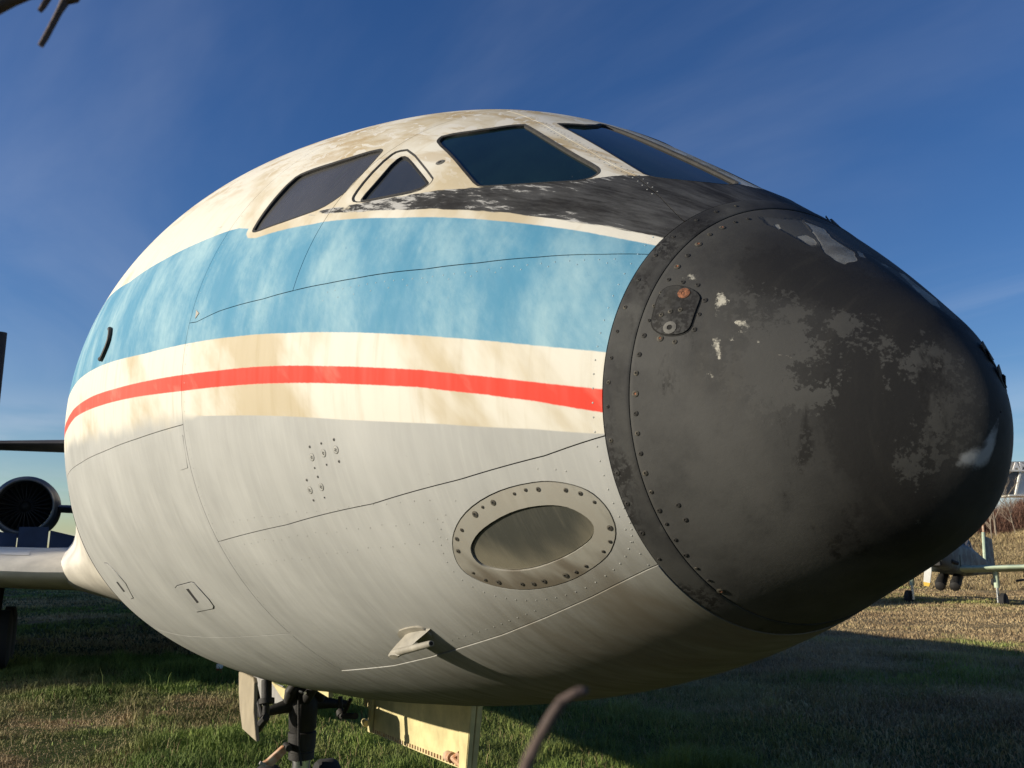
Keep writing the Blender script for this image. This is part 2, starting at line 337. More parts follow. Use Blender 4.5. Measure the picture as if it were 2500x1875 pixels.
# ------------------------------------------------------------------ materials
def mat_paint():
    n = NT('airframe_paint'); hv = n.attr('hull', 'Vector')
    sx = n.nd('ShaderNodeSeparateXYZ'); n.put(sx.inputs[0], hv); s_ = sx.outputs[0]; a_ = sx.outputs[1]
    streak = n.noise(n.vmul(hv, (26, 2.2, 1)), 1.0, 5, .6)            # runs of rain and dirt down the flank
    streak2 = n.noise(n.vmul(hv, (90, 5, 1)), 1.0, 4, .6)
    blot = n.noise(n.vmul(hv, (2.1, 2.6, 1)), 1.0, 5, .55)
    fine = n.noise(hv, 55, 5, .65)
    wob = n.math('MULTIPLY', n.math('SUBTRACT', n.noise(hv, 60, 3), .5), .003)
    fv = n.attr('flow', 'Vector'); fx = n.nd('ShaderNodeSeparateXYZ'); n.put(fx.inputs[0], fv); f_ = fx.outputs[1]
    # cream white
    tanb = n.math('ADD', blot, n.math('SUBTRACT', n.math('MULTIPLY', n.math('MULTIPLY', n.smooth(s_, 2.2, 2.0), n.smooth(s_, .55, .95)), .13), .05))
    cream = n.mix(n.smooth(tanb, .47, .68), (0.60, 0.575, 0.495), (0.45, 0.385, 0.265))
    cream = n.mix(n.math('MULTIPLY', n.smooth(streak, .5, .75), .35), cream, (0.38, 0.31, 0.19))
    topst = n.noise(n.vmul(fv, (3., 15, 1)), 1.0, 7, .66)             # ochre bloom running along the crown
    crown = n.smooth(f_, -.06, -.34)
    cream = n.mix(n.math('MULTIPLY', n.smooth(topst, .47, .63), n.math('MULTIPLY', crown, .62)), cream, (0.331, 0.223, 0.0864))
    flake = n.noise(n.vmul(hv, (9, 13, 1)), 1.0, 6, .6, dist=1.2)
    cream = n.mix(n.math('MULTIPLY', n.smooth(flake, .56, .575), crown), cream, (0.576, 0.547, 0.475))
    # worn grey belly, with the shade of the underside painted in
    blg = n.noise(n.vmul(hv, (3, 2.2, 1)), 1., 5, .55)
    grey = n.mix(n.lin(n.math('ADD', n.math('MULTIPLY', streak, .30), n.math('MULTIPLY', blg, .70)), .32, .66), (0.295, 0.297, 0.282), (0.405, 0.407, 0.385))
    grey = n.mix(n.math('MULTIPLY', n.smooth(streak2, .45, .8), .22), grey, (0.49, 0.49, 0.455))
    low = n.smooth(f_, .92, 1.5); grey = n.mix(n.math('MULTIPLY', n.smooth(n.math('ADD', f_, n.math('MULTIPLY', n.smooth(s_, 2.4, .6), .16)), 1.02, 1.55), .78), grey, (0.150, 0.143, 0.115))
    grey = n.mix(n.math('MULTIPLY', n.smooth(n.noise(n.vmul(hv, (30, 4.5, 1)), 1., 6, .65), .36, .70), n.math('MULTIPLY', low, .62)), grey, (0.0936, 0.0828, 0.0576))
    grime_shade = n.math('MULTIPLY', n.smooth(n.noise(n.vmul(hv, (5, 3, 1)), 1., 5, .6), .40, .66), n.math('MULTIPLY', n.smooth(s_, 1.35, .6), n.smooth(f_, .98, 1.25)))  # dirt under the nose, deepened to carry the shade there
    grey = n.mix(n.math('MULTIPLY', grime_shade, .8), grey, (0.14, 0.122, 0.092))
    mott = n.math('MULTIPLY', n.math('SUBTRACT', n.noise(n.vmul(hv, (8, 5, 1)), 1., 4), .5), .10)
    edge = n.smooth(s_, 1.95, 2.25)                                   # blotched overspray aft, masked line ahead
    belly = n.math('ADD', n.attr('belly'), n.math('MULTIPLY', mott, edge))
    col = n.mix(n.smooth(belly, n.math('MULTIPLY', edge, -.03), n.math('ADD', .004, n.math('MULTIPLY', edge, .05))), cream, grey)
    # red stripe
    rb = n.noise(n.vmul(hv, (5, 9, 1)), 1., 5, .5)
    red = n.mix(n.math('MULTIPLY', n.smooth(rb, .56, .70), .28), (0.62, 0.047, 0.027), (0.576, 0.288, 0.216))
    red = n.mix(n.math('MULTIPLY', n.smooth(s_, 1.9, 2.6), .22), red, (0.562, 0.216, 0.158))
    col = n.mix(n.smooth(n.attr('stripe'), wob, n.math('ADD', wob, .004)), col, red)
    # blue band, faded in clouds
    lean = n.vadd(hv, n.vmul(n.math('MULTIPLY', a_, -.35), (1, 1, 1)))
    cl1 = n.noise(n.vmul(hv, (3.6, 2.3, 1)), 1., 4, .55); cl2 = n.noise(n.vmul(hv, (24, 5.5, 1)), 1., 5, .62)
    cl3 = n.noise(n.vmul(hv, (7, 3.5, 1)), 1., 5, .6)
    mixv = n.math('ADD', n.math('MULTIPLY', cl1, .58), n.math('ADD', n.math('MULTIPLY', cl2, .10), n.math('ADD', n.math('MULTIPLY', cl3, .27), n.math('MULTIPLY', n.noise(hv, 34, 6, .7), .16))))
    blue = n.mix(n.smooth(mixv, .44, .80), (0.068, 0.225, 0.345), (0.31, 0.46, 0.50))
    blue = n.mix(n.math('MULTIPLY', n.smooth(cl2, .60, .82), .12), blue, (0.418, 0.518, 0.518))
    chp = n.math('MULTIPLY', n.smooth(n.noise(hv, 26, 5, .72), .655, .675), n.smooth(n.noise(hv, 3.5, 3), .45, .6))
    blue = n.mix(n.math('MULTIPLY', chp, .7), blue, (.05, .17, .30))
    bandv = n.math('MINIMUM', n.attr('band'), n.math('MULTIPLY', n.attr('surround'), -1.))
    col = n.mix(n.smooth(bandv, wob, n.math('ADD', wob, .004)), col, blue)
    # anti-glare black, scraped through to white lengthwise
    sc1 = n.noise(n.vmul(fv, (16, 62, 1)), 1., 8, .74, dist=.35); sc2 = n.noise(n.vmul(fv, (4.5, 11, 1)), 1., 4, .5)
    nearedge = n.math('MULTIPLY', n.smooth(n.attr('glare'), .12, .0), n.smooth(s_, .60, .74))
    aft = n.smooth(s_, .75, 1.45)
    thr = n.math('SUBTRACT', .665, n.math('ADD', n.math('MULTIPLY', nearedge, .10), n.math('MULTIPLY', aft, .075)))
    scr = n.smooth(n.math('ADD', n.math('MULTIPLY', sc1, .7), n.math('MULTIPLY', sc2, .36)), thr, n.math('ADD', thr, .07))
    blk = n.mix(n.smooth(n.math('ADD', n.math('MULTIPLY', sc1, .5), n.math('MULTIPLY', sc2, .5)), .36, .68), (0.0144, 0.0137, 0.013), (0.075, 0.076, 0.076))
    blk = n.mix(n.math('MULTIPLY', scr, .85), blk, (0.432, 0.425, 0.403))
    gl = n.math('ADD', n.attr('glare'), n.math('MULTIPLY', n.math('SUBTRACT', n.noise(n.vmul(fv, (10, 60, 1)), 1., 4), .5), .02))
    col = n.mix(n.smooth(gl, -.001, .003), col, blk)
    # pin chips and speckle
    col = n.mix(n.math('MULTIPLY', n.smooth(fine, .66, .74), .25), col, (0.216, 0.187, 0.144))
    n.set(Base_Color=col, Roughness=n.lin(streak, .3, .7, .62, .80), Specular_IOR_Level=.18)
    hgt = n.math('ADD', n.math('MULTIPLY', n.noise(hv, 3.2, 3), 1.), n.math('MULTIPLY', fine, .035))
    n.bump(hgt, .30, .02)
    return n.m
M = {}
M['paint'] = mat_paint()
def mat_radome(rim=False):
    n = NT('radome_rubber' if not rim else 'radome_rim_paint'); hv = n.attr('hull', 'Vector'); ob = n.coord()
    sx = n.nd('ShaderNodeSeparateXYZ'); n.put(sx.inputs[0], hv); s_ = sx.outputs[0]; a_ = sx.outputs[1]
    n1 = n.noise(ob, 3.2, 6, .62); n2 = n.noise(ob, 9, 7, .7); sp = n.noise(ob, 90, 5, .7); n3 = n.noise(n.vmul(ob, (7, 7, 2.2)), 1., 6, .65)
    run = n.noise(n.vmul(hv, (30, 3, 1)), 1., 4, .6)
    soft_ = n.math('ADD', n1, n.math('MULTIPLY', n.math('SUBTRACT', n2, .5), .35)); base = n.mix(n.smooth(soft_, .30, .60), (.025, .025, .0245), (.058, .0575, .054))
    if not rim:
        worn = n.attr('worn'); black = n.attr('black')
        e = n.math('ADD', n.math('MULTIPLY', n.math('SUBTRACT', n2, .5), .16), n.math('MULTIPLY', n.math('SUBTRACT', sp, .5), .06))
        gr_ = n.smooth(n.math('ADD', black, n.math('MULTIPLY', n.math('SUBTRACT', n1, .5), .45)), -.13, .06); base = n.mix(n.math('MULTIPLY', gr_, .85), base, (.015, .0145, .014))
        base = n.mix(n.math('MULTIPLY', n.smooth(n.math('ADD', black, e), -.012, .014), .7), base, (.014, .0135, .013))
        e2 = n.math('ADD', n.math('MULTIPLY', n.math('SUBTRACT', n2, .5), .42), n.math('MULTIPLY', n.math('SUBTRACT', sp, .5), .22))
        base = n.mix(n.math('MULTIPLY', n.smooth(n.math('ADD', worn, e2), -.006, .016), n.lin(n1, .35, .6, .45, .95)), base, (.056, .0555, .052))
        base = n.mix(n.math('MULTIPLY', n.smooth(n.math('ADD', n3, n.math('MULTIPLY', n.attr('scuff'), .8)), .50, .58), n.smooth(sp, .43, .49)), base, (.013, .0125, .012))
        soft = n.math('ADD', n.attr('primer'), n.math('MULTIPLY', n.math('SUBTRACT', n2, .5), .03))
        base = n.mix(n.math('MULTIPLY', n.smooth(soft, -.006, .006), .8), base, (.068, .069, .066))
        chip = n.math('ADD', n.attr('chip'), n.math('MULTIPLY', n.math('SUBTRACT', n.noise(ob, 45, 5, .7), .5), .012))
        base = n.mix(n.smooth(chip, -.0008, .0012), base, n.mix(n.smooth(n2, .4, .62), (.25, .25, .225), (.15, .145, .13)))
        spray = n.math('MULTIPLY', n.smooth(n.math('ADD', n.attr('spray'), n.math('MULTIPLY', n.math('SUBTRACT', sp, .5), .010)), -.003, .007), .9)
        base = n.mix(spray, base, (.33, .34, .34))
        fl = n.math('ADD', n.attr('fleck'), n.math('MULTIPLY', n.math('SUBTRACT', n.noise(ob, 150, 6, .8), .5), .030))
        base = n.mix(n.smooth(fl, -.0005, .0015), base, n.mix(n.smooth(n.noise(ob, 60, 4, .7), .42, .6), (.42, .40, .33), (.16, .155, .135)))
    else:
        base = n.mix(n.smooth(n1, .40, .62), (.021, .021, .021), (.052, .052, .049))
        base = n.mix(n.math('MULTIPLY', n.smooth(n2, .56, .70), .6), base, (.075, .075, .07)); base = n.mix(n.math('MULTIPLY', n.smooth(n3, .48, .60), n.smooth(sp, .44, .52)), base, (.013, .0125, .012))
    base = n.mix(n.math('MULTIPLY', n.smooth(run, .5, .8), .30), base, (.055, .051, .042))
    n.set(Base_Color=base, Roughness=n.lin(n2, .3, .7, .62, .82), Specular_IOR_Level=.22)
    hh = n.math('ADD', n.math('MULTIPLY', n2, .6), n.math('MULTIPLY', sp, .15))
    if not rim: hh = n.math('SUBTRACT', hh, n.math('MULTIPLY', n.math('ADD', n.smooth(chip, -.0012, .0014), n.math('MULTIPLY', n.smooth(soft, -.004, .004), .7)), 1.6))
    n.bump(hh, .3, .006)
    return n.m
M['radome'] = mat_radome(); M['rim'] = mat_radome(True)
M['inner'] = simple('dark_structure', (.02, .019, .017), .9)
M['seal'] = simple('weathered_seal', (.022, .021, .02), .85, var=.4, scale=40, bump=.3)
M['sealgrey'] = simple('grey_sealant', (.034, .032, .028), .85, var=.4, scale=40, bump=.3)
def mat_glass(name, c, rough, film):
    n = NT(name); hv = n.attr('hull', 'Vector'); v = n.noise(n.vmul(hv, (6, 3, 1)), 1., 5, .6)
    d = n.noise(hv, 70, 3, .6); g_ = n.smooth(n.noise(n.vmul(hv, (50, 5, 1)), 1., 4, .6), .5, .85)
    n.set(Base_Color=n.mix(n.math('MULTIPLY', n.smooth(d, .70, .76), .3), n.mix(n.lin(v, .3, .7), c, film), (.3, .3, .28)), Roughness=n.math('ADD', rough, n.math('MULTIPLY', g_, .12)), Specular_IOR_Level=.5)
    return n.m
M['glass'] = mat_glass('dark_green_glass', (.004, .0105, .0115), .05, (.008, .020, .020))
M['plexi'] = mat_glass('fogged_plexiglass', (.05, .049, .045), .26, (.07, .067, .06))
M['dvglass'] = mat_glass('smoked_glass', (.024, .028, .033), .12, (.04, .043, .046))
def mat_lens():
    n = NT('dirty_lens_glass'); hv = n.attr('hull', 'Vector'); sx = n.nd('ShaderNodeSeparateXYZ'); n.put(sx.inputs[0], hv)
    va = n.math('SUBTRACT', sx.outputs[1], n.math('MULTIPLY', n.math('SUBTRACT', sx.outputs[0], .76), .9)); v = n.noise(n.vmul(hv, (9, 6, 1)), 1., 4, .5); st = n.noise(n.vmul(hv, (60, 6, 1)), 1., 5, .65)
    mud = n.math('ADD', n.math('ADD', n.lin(va, 1.28, 1.46), n.math('MULTIPLY', n.math('SUBTRACT', v, .5), .8)), n.lin(sx.outputs[0], .72, .60, 0, .5))
    c = n.mix(n.smooth(mud, .35, .95), (.055, .056, .048), (.17, .155, .115))
    c = n.mix(n.math('MULTIPLY', n.smooth(st, .5, .8), .28), c, (.21, .19, .14))
    n.set(Base_Color=c, Roughness=n.lin(st, .3, .7, .16, .4), Specular_IOR_Level=.5); return n.m
M['lens'] = mat_lens()
def mat_ring():
    n = NT('bare_metal_ring'); hv = n.attr('hull', 'Vector'); sx = n.nd('ShaderNodeSeparateXYZ'); n.put(sx.inputs[0], hv)
    st = n.noise(n.vmul(hv, (22, 5, 1)), 1., 5, .6); va = n.math('SUBTRACT', sx.outputs[1], n.math('MULTIPLY', n.math('SUBTRACT', sx.outputs[0], .76), .9)); v = n.noise(n.vmul(hv, (7, 7, 1)), 1., 4, .5)
    c = n.mix(n.lin(st, .32, .7), (.235, .225, .19), (.36, .35, .305))
    dk = n.math('MULTIPLY', n.smooth(n.math('ADD', va, n.math('ADD', n.math('MULTIPLY', n.math('SUBTRACT', v, .5), .30), n.lin(sx.outputs[0], .80, .60, 0, .06))), 1.40, 1.50), .9)
    c = n.mix(n.math('MULTIPLY', n.smooth(st, .40, .62), .35), c, (.15, .128, .095)); c = n.mix(dk, c, (.115, .096, .07))
    n.set(Base_Color=c, Roughness=.5, Specular_IOR_Level=.4); return n.m
M['ring'] = mat_ring()
M['screw'] = simple('screw_stain', (.085, .075, .055), .8, var=.6, scale=120)
M['screwd'] = simple('dark_screw', (.034, .031, .026), .8, var=.6, scale=120)
M['screwr'] = simple('rusty_screw', (.26, .10, .045), .85, var=.6, scale=160)
M['hole'] = simple('dark_recess', (.008, .008, .007), .9)
M['tan'] = simple('tan_primer', (0.311, 0.266, 0.185), .65, var=.15, scale=6)
M['yellow'] = simple('yellow_zinc_primer', (0.577, 0.496, 0.252), .6, var=.20, scale=7, bump=.1)
M['greydoor'] = simple('grey_door_paint', (0.296, 0.289, 0.274), .6, var=.15)
M['leg'] = simple('dark_gear_metal', (.015, .0135, .012), .7, var=.5, scale=14, bump=.2)
M['chrome'] = simple('oleo_chrome', (.62, .64, .64), .28, 1., var=.12)
M['tyre'] = simple('tyre_rubber', (.02, .02, .02), .85, bump=.2)
M['rust'] = simple('rusty_white_bar', (0.488, 0.414, 0.311), .7, var=.2, scale=18, dark=(.36, .14, .05))
M['wing'] = simple('wing_paint', (0.66, 0.62, 0.53), .5, var=.18, scale=2.2)
M['wingle'] = simple('wing_edge_metal', (0.70, 0.67, 0.60), .42, var=.12, scale=3)
M['nacelle'] = simple('nacelle_dark_blue', (.032, .04, .055), .5, var=.3, scale=3)
M['lip'] = simple('nacelle_lip_metal', (.20, .20, .20), .45, .6, var=.2)
M['vane'] = simple('vane_metal', (.018, .018, .018), .6, .3)
M['tailp'] = simple('tailplane_paint', (.055, .05, .05), .6, var=.3, scale=2)
M['brake'] = simple('airbrake_blue_grey', (.018, .028, .06), .5, var=.35, scale=3)
M['pole'] = simple('dark_pole', (.035, .03, .03), .7)
M['dim'] = simple('dull_fastener', (.13, .125, .11), .7, var=.3, scale=60)
M['plate'] = simple('probe_grey', (0.296, 0.274, 0.222), .55, var=.2, scale=18)

# ------------------------------------------------------------------ ground
def mat_ground():
    n = NT('meadow_ground'); o = n.coord(); sp = n.nd('ShaderNodeSeparateXYZ'); n.put(sp.inputs[0], o)
    big = n.noise(o, .42, 5, .6); mid = n.noise(o, 2.2, 6, .65); fin = n.noise(o, 28, 6, .7)
    dry = n.math('ADD', n.smooth(sp.outputs[1], 4., 11.), n.math('MULTIPLY', n.math('SUBTRACT', big, .5), 1.5), clamp=True)
    green = n.mix(n.lin(mid, .3, .7), (.026, .042, .010), (.072, .10, .024))
    brown = n.mix(n.lin(fin, .3, .7), (.11, .068, .032), (.235, .16, .078))
    straw = n.mix(n.lin(mid, .3, .7), (.18, .13, .064), (.37, .285, .15))
    c = n.mix(n.math('MULTIPLY', n.smooth(sp.outputs[1], 1.4, -.2), n.smooth(n.math('ADD', big, n.math('MULTIPLY', n.math('SUBTRACT', mid, .5), .6)), .50, .62)), green, brown)
    c = n.mix(dry, c, straw); c = n.mix(n.math('MULTIPLY', n.smooth(fin, .52, .72), .55), c, (.03, .028, .012))
    n.set(Base_Color=c, Roughness=.95, Specular_IOR_Level=.1); n.bump(n.math('ADD', fin, n.math('MULTIPLY', mid, 1.5)), .8, .06); return n.m
M['ground'] = mat_ground()
def gz(x, y):
    x = np.asarray(x, float); y = np.asarray(y, float); dx, dy = x-CAM[0], y-CAM[1]
    d = np.hypot(dx, dy); a = np.degrees(np.arctan2(dy, -dx))              # angle from straight aft towards port
    st = lambda v, p, q: (lambda t: t*t*(3-2*t))(np.clip((v-p)/(q-p), 0, 1))
    ridge = (1.2+1.9*st(a, 45, 56)+.5*np.sin(a*.9))*st(d, 46, 68)*st(a, 25, 46)*(1-st(d, 95, 140))*(1-st(a, 110, 150))
    return ridge+.05*np.sin(x*.7+.3*y)*np.cos(y*.55)*st(d, 6, 14)+.03*np.sin(x*2.1)*np.sin(y*1.9+1)-.04
rr_ = np.r_[0.2, np.geomspace(.8, 2600, 150)]; aa = np.linspace(0, 2*math.pi, 241)[:-1]
R_, A_ = np.meshgrid(rr_, aa, indexing='ij'); gx_ = CAM[0]+R_*np.cos(A_); gy_ = CAM[1]+R_*np.sin(A_)
gm = mesh('ground', np.stack([gx_, gy_, gz(gx_, gy_)], -1).reshape(-1, 3), grid_faces(len(rr_), 240, True), True)
tag(link('ground', gm, None, (M['ground'],)), 'rough autumn meadow of green and straw grass', None, None, 'structure')

def mat_grass():
    n = NT('grass_blades'); d = n.attr('dry'); t = n.attr('tone')
    g = n.mix(t, (.058, .098, .018), (.24, .32, .07)); s = n.mix(t, (.15, .095, .05), (.50, .385, .21))
    n.set(Base_Color=n.mix(d, g, s), Roughness=.7, Specular_IOR_Level=.25); return n.m
M['grass'] = mat_grass()
def vn(x, y, f, seed):
    """smooth value noise 0..1"""
    r = np.random.default_rng(seed); T = r.uniform(0, 1, (64, 64)); u, v = x*f, y*f; i, j = np.floor(u).astype(int), np.floor(v).astype(int); a, b = u-i, v-j
    a, b = a*a*(3-2*a), b*b*(3-2*b); g = lambda p, q: T[p % 64, q % 64]
    return (g(i, j)*(1-a)+g(i+1, j)*a)*(1-b)+(g(i, j+1)*(1-a)+g(i+1, j+1)*a)*b
def blades(name, x, y, h, wd, dry, label):
    k = len(x); z = gz(x, y)-.01; a = RNG.uniform(0, 2*np.pi, k); b = RNG.uniform(0, 2*np.pi, k); ln = RNG.uniform(.15, 1.0, k)*h
    wv = np.stack([np.cos(a), np.sin(a), 0*a], 1)*wd[:, None]; p = np.stack([x, y, z], 1)
    hm = np.stack([np.cos(b)*ln*.35, np.sin(b)*ln*.35, h*.6], 1); ht = np.stack([np.cos(b)*ln, np.sin(b)*ln, h*.95-ln*.25], 1)
    V = np.stack([p-wv, p+wv, p+hm+wv*.7, p+hm-wv*.7, p+ht], 1).reshape(-1, 3); o = np.arange(k)*5
    F4 = np.stack([o, o+1, o+2, o+3], 1); F3 = np.stack([o+3, o+2, o+4], 1)
    me = bpy.data.meshes.new(name); me.from_pydata(V.tolist(), [], F4.tolist()+F3.tolist()); me.update()
    add_attr(me, 'dry', np.repeat(dry, 5)); add_attr(me, 'tone', np.repeat(np.clip(.6*RNG.uniform(0, 1, k)+.9*(.6*vn(x, y, .9, 41)+.4*vn(x, y, 2.7, 42))-.25, 0, 1), 5))
    return tag(link(name, me, None, (M['grass'],)), label, None, None, 'stuff')
def scatter(k, d0, d1, a0, a1, pw):
    u = RNG.uniform(0, 1, k); d = (d0**pw+u*(d1**pw-d0**pw))**(1/pw); a = np.radians(RNG.uniform(a0, a1, k)+RNG.normal(0, 3.0, k))
    return CAM[0]-d*np.cos(a), CAM[1]+d*np.sin(a), d
x, y, d = scatter(330000, 4.6, 17, -12, 42, 1.0)
n1 = .6*vn(x, y, .55, 1)+.4*vn(x, y, 1.7, 2); dry = np.clip((n1-.47)*5+.25*(RNG.uniform(0, 1, len(x))-.4), 0, 1)*np.clip((14.5-d)/4+.4, 0.1, 1)*np.clip((1.6-y)/1.6, .12, 1); dry = np.clip(np.maximum(dry, np.clip((y-3.2)/4., 0, 1)*(.55+.5*vn(x, y, .8, 51))), 0, 1)
h = .78*(.035+.07*vn(x, y, 1.3, 3)**1.5+.05*vn(x, y, 4., 4)*(1-dry))*RNG.uniform(.5, 1.4, len(x))*np.clip(1.15-.6*dry, .4, 1.1)*(1+1.1*(vn(x, y, 2.6, 21) > .74))*np.where(RNG.uniform(0, 1, len(x)) < .02, 2.0, 1.)
blades('meadow_grass', x, y, h, 0.0009+.00022*d*RNG.uniform(.7, 1.3, len(x)), dry, 'short tangled green and brown grass around the nose gear')
x, y, d = scatter(190000, 11, 46, 24, 66, .5)
n1 = .6*vn(x, y, .35, 5)+.4*vn(x, y, 1.1, 6); dry = np.clip(.9-(n1-.62)*3+.4*(RNG.uniform(0, 1, len(x))-.5), 0, 1)
blades('dry_grass', x, y, (.04+.07*n1)*RNG.uniform(.5, 1.3, len(x)), .0010+.00032*d*RNG.uniform(.6, 1.3, len(x)), dry, 'dry straw coloured grass beyond the nose shadow')
x, y, d = scatter(45000, 3.6, 14, 40, 64, .8)
blades('shaded_grass', x, y, (.035+.06*vn(x, y, 1.1, 9))*RNG.uniform(.5, 1.3, len(x)), .002+.0005*d*RNG.uniform(.6, 1.3, len(x)), np.clip(np.clip((y-2.)/4., 0, 1)*(.6+.5*vn(x, y, .8, 51))+RNG.uniform(-.2, .2, len(x)), 0, 1), 'worn grass lying in the shadow of the nose')
x, y, d = scatter(50000, 17, 48, -10, 26, .6)
blades('far_grass', x, y, (.05+.08*vn(x, y, .6, 10))*RNG.uniform(.5, 1.3, len(x)), .004+.0006*d, np.clip(vn(x, y, .3, 12)*1.4-.3, 0, 1), 'grass under and behind the wing')
x, y, d = scatter(110000, 46, 84, 42, 66, 1.)
dry = np.clip(.95+.2*(RNG.uniform(0, 1, len(x))-.7), 0, 1)
blades('bank_grass', x, y, (.15+.45*vn(x, y, .4, 8)**2)*RNG.uniform(.5, 1.3, len(x)), .006+.010*RNG.uniform(.2, 1., len(x)), dry, 'tall yellow grass on the low bank below the hedge')
# low broad weeds in the turf
x, y, d = scatter(5000, 5.0, 15, -12, 40, 1.0); kp = vn(x, y, 1.9, 31) > .62; x, y, d = x[kp], y[kp], d[kp]
blades('broad_weeds', x, y, RNG.uniform(.03, .07, len(x)), RNG.uniform(.006, .014, len(x)), np.zeros(len(x)), 'broad leaved weeds scattered through the turf')
x, y, d = scatter(9000, 5.0, 15, -12, 40, 1.0)
blades('dead_stalks', x, y, RNG.uniform(.05, .16, len(x)), RNG.uniform(.0012, .0022, len(x))*1.2, np.ones(len(x)), 'dead straw stalks lying through the green grass')

# ------------------------------------------------------------------ the airliner
AIR = empty('airliner', (0, 0, 0), 'old airliner with blue band, red stripe and worn black nose cone', 'airplane')
G_ = .0013
def band_poly(s0, s1, t0, t1, n=60):
    """closed outline between two station curves and two angle curves, gap left all round"""
    S0 = (lambda t: np.full_like(t, s0)) if not callable(s0) else s0
    S1 = (lambda t: np.full_like(t, s1)) if not callable(s1) else s1
    def tb(f, s, sg): return (f(s) if callable(f) else np.full_like(s, f))+sg*G_/(rl(s)*rad(1))
    tm = lambda f, s: float(f(np.array([s]))[0]) if callable(f) else f
    a = float(S0(np.array([0.]))[0]); b = float(S1(np.array([0.]))[0])
    P = []
    sa = float(S0(np.array([tm(t0, a)]))[0])+G_; sb = float(S1(np.array([tm(t0, b)]))[0])-G_
    s = np.linspace(sa, sb, n); P += list(zip(s, tb(t0, s, 1)))
    tt0, tt1 = P[-1][1], tm(t1, b)-G_/(rl(b)*rad(1)); t = np.linspace(tt0, tt1, n)[1:]; P += list(zip(S1(t)-G_, t))
    sa = float(S0(np.array([tm(t1, a)]))[0])+G_; s = np.linspace(P[-1][0], sa, n)[1:]; P += list(zip(s, tb(t1, s, -1)))
    t = np.linspace(P[-1][1], P[0][1], n)[1:-1]; P += list(zip(S0(t)+G_, t))
    return P
W1 = [(1.5771,42.15),(1.5468,42.53),(1.5304,43.64),(1.5009,48.87),(1.4941,54.93),(1.516,57.34),(1.5607,59.83),(1.6395,61.41),(1.7271,62.81),(1.8045,63.72),(1.8856,64.71),(1.9238,64.57),(1.9343,63.53),(1.9419,58.36),(1.9466,51.13),(1.9167,49.38),(1.7206,46.27)]
W2F = [(1.4169,41.26),(1.1895,47.89),(1.1784,49.14),(1.1786,50.74),(1.191,52.28),(1.2268,53.79),(1.2945,55.64),(1.3689,57.3),(1.4204,57.74),(1.4433,57.04),(1.4526,55.93),(1.4633,51.56),(1.479,44.28),(1.4696,42.33)]
W2 = [(1.3759,43.82),(1.1942,49.21),(1.1864,50.08),(1.2023,52.27),(1.2904,55.08),(1.3821,57.26),(1.4003,57.12),(1.409,56.35),(1.4081,51.2),(1.4301,45.26),(1.4197,43.34)]
W3 = [(1.3738,36.66),(1.3828,34.77),(1.2873,29.27),(1.2304,21.68),(1.2093,21.86),(1.0451,24.77),(0.9087,27.06),(0.8141,28.31),(0.7905,29.4),(0.7768,31.17),(0.7773,34.27),(0.8022,37.12),(0.8978,42.85),(1.0037,47.18),(1.0291,47.4),(1.0922,45.23),(1.2169,41.24),(1.3498,38.03)]
W4 = [(s_, max(t_, 2.3)) for s_, t_ in [(1.1791,16.51),(1.1828,15.09),(1.1467,8.7),(1.234,-3.65),(1.1189,-1.5),(0.8679,1.99),(0.7364,1.52),(0.6322,1.91),(0.6104,2.75),(0.591,5.86),(0.5848,9.84),(0.6179,17.39),(0.6678,23.01),(0.7019,24.35),(0.7236,23.81),(0.9036,20.44)]]
W1, W2F, W3, W4, W2 = (rounded(q, .25, 1) for q in (W1, W2F, W3, W4, W2))
OV_O = rounded([(0.989,121.51),(0.9614,119.12),(0.9214,116.62),(0.87,114.36),(0.8089,112.42),(0.7508,111.24),(0.6917,110.69),(0.6596,110.85),(0.6226,111.75),(0.5945,113.12),(0.5755,115.14),(0.5636,118.33),(0.5637,121.69),(0.5708,124.25),(0.5858,126.68),(0.6149,129.58),(0.6539,131.49),(0.7153,133.45),(0.7728,134.32),(0.8273,134.46),(0.8795,134.09),(0.927,133.03),(0.9713,131.5),(1.0067,128.98),(1.0158,126.8),(1.0078,124.19)], .25, 1)
OV_I = rounded([(0.9491,123.74),(0.9348,122.42),(0.9042,120.61),(0.8664,119.06),(0.8029,117.09),(0.749,116.08),(0.7018,115.88),(0.6698,116.2),(0.6416,117.19),(0.6191,119.3),(0.6104,121.52),(0.6167,123.31),(0.6321,124.93),(0.6547,126.18),(0.6989,127.76),(0.7554,128.93),(0.8118,129.6),(0.8646,129.47),(0.9079,128.66),(0.9414,127.57),(0.9544,125.77)], .25, 1)

ST_ = .02
for sg in (1, -1):
    f = (lambda q: q) if sg == 1 else mirror
    st = ST_ if sg == 1 else .06
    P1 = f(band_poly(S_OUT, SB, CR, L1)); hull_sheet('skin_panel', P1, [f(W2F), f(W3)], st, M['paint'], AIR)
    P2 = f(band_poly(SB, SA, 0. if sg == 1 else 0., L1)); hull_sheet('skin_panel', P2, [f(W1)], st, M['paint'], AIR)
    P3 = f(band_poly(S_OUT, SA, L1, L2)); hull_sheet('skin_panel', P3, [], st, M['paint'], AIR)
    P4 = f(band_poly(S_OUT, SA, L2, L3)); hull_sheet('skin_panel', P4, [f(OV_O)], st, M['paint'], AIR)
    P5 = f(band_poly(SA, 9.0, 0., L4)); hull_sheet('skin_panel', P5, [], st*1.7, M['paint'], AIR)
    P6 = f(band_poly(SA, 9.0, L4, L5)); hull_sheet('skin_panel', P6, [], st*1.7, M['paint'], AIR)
hull_sheet('skin_panel', band_poly(S_OUT, SB, lambda s: -CR(s), CR), [W4, mirror(W4)], ST_, M['paint'], AIR)
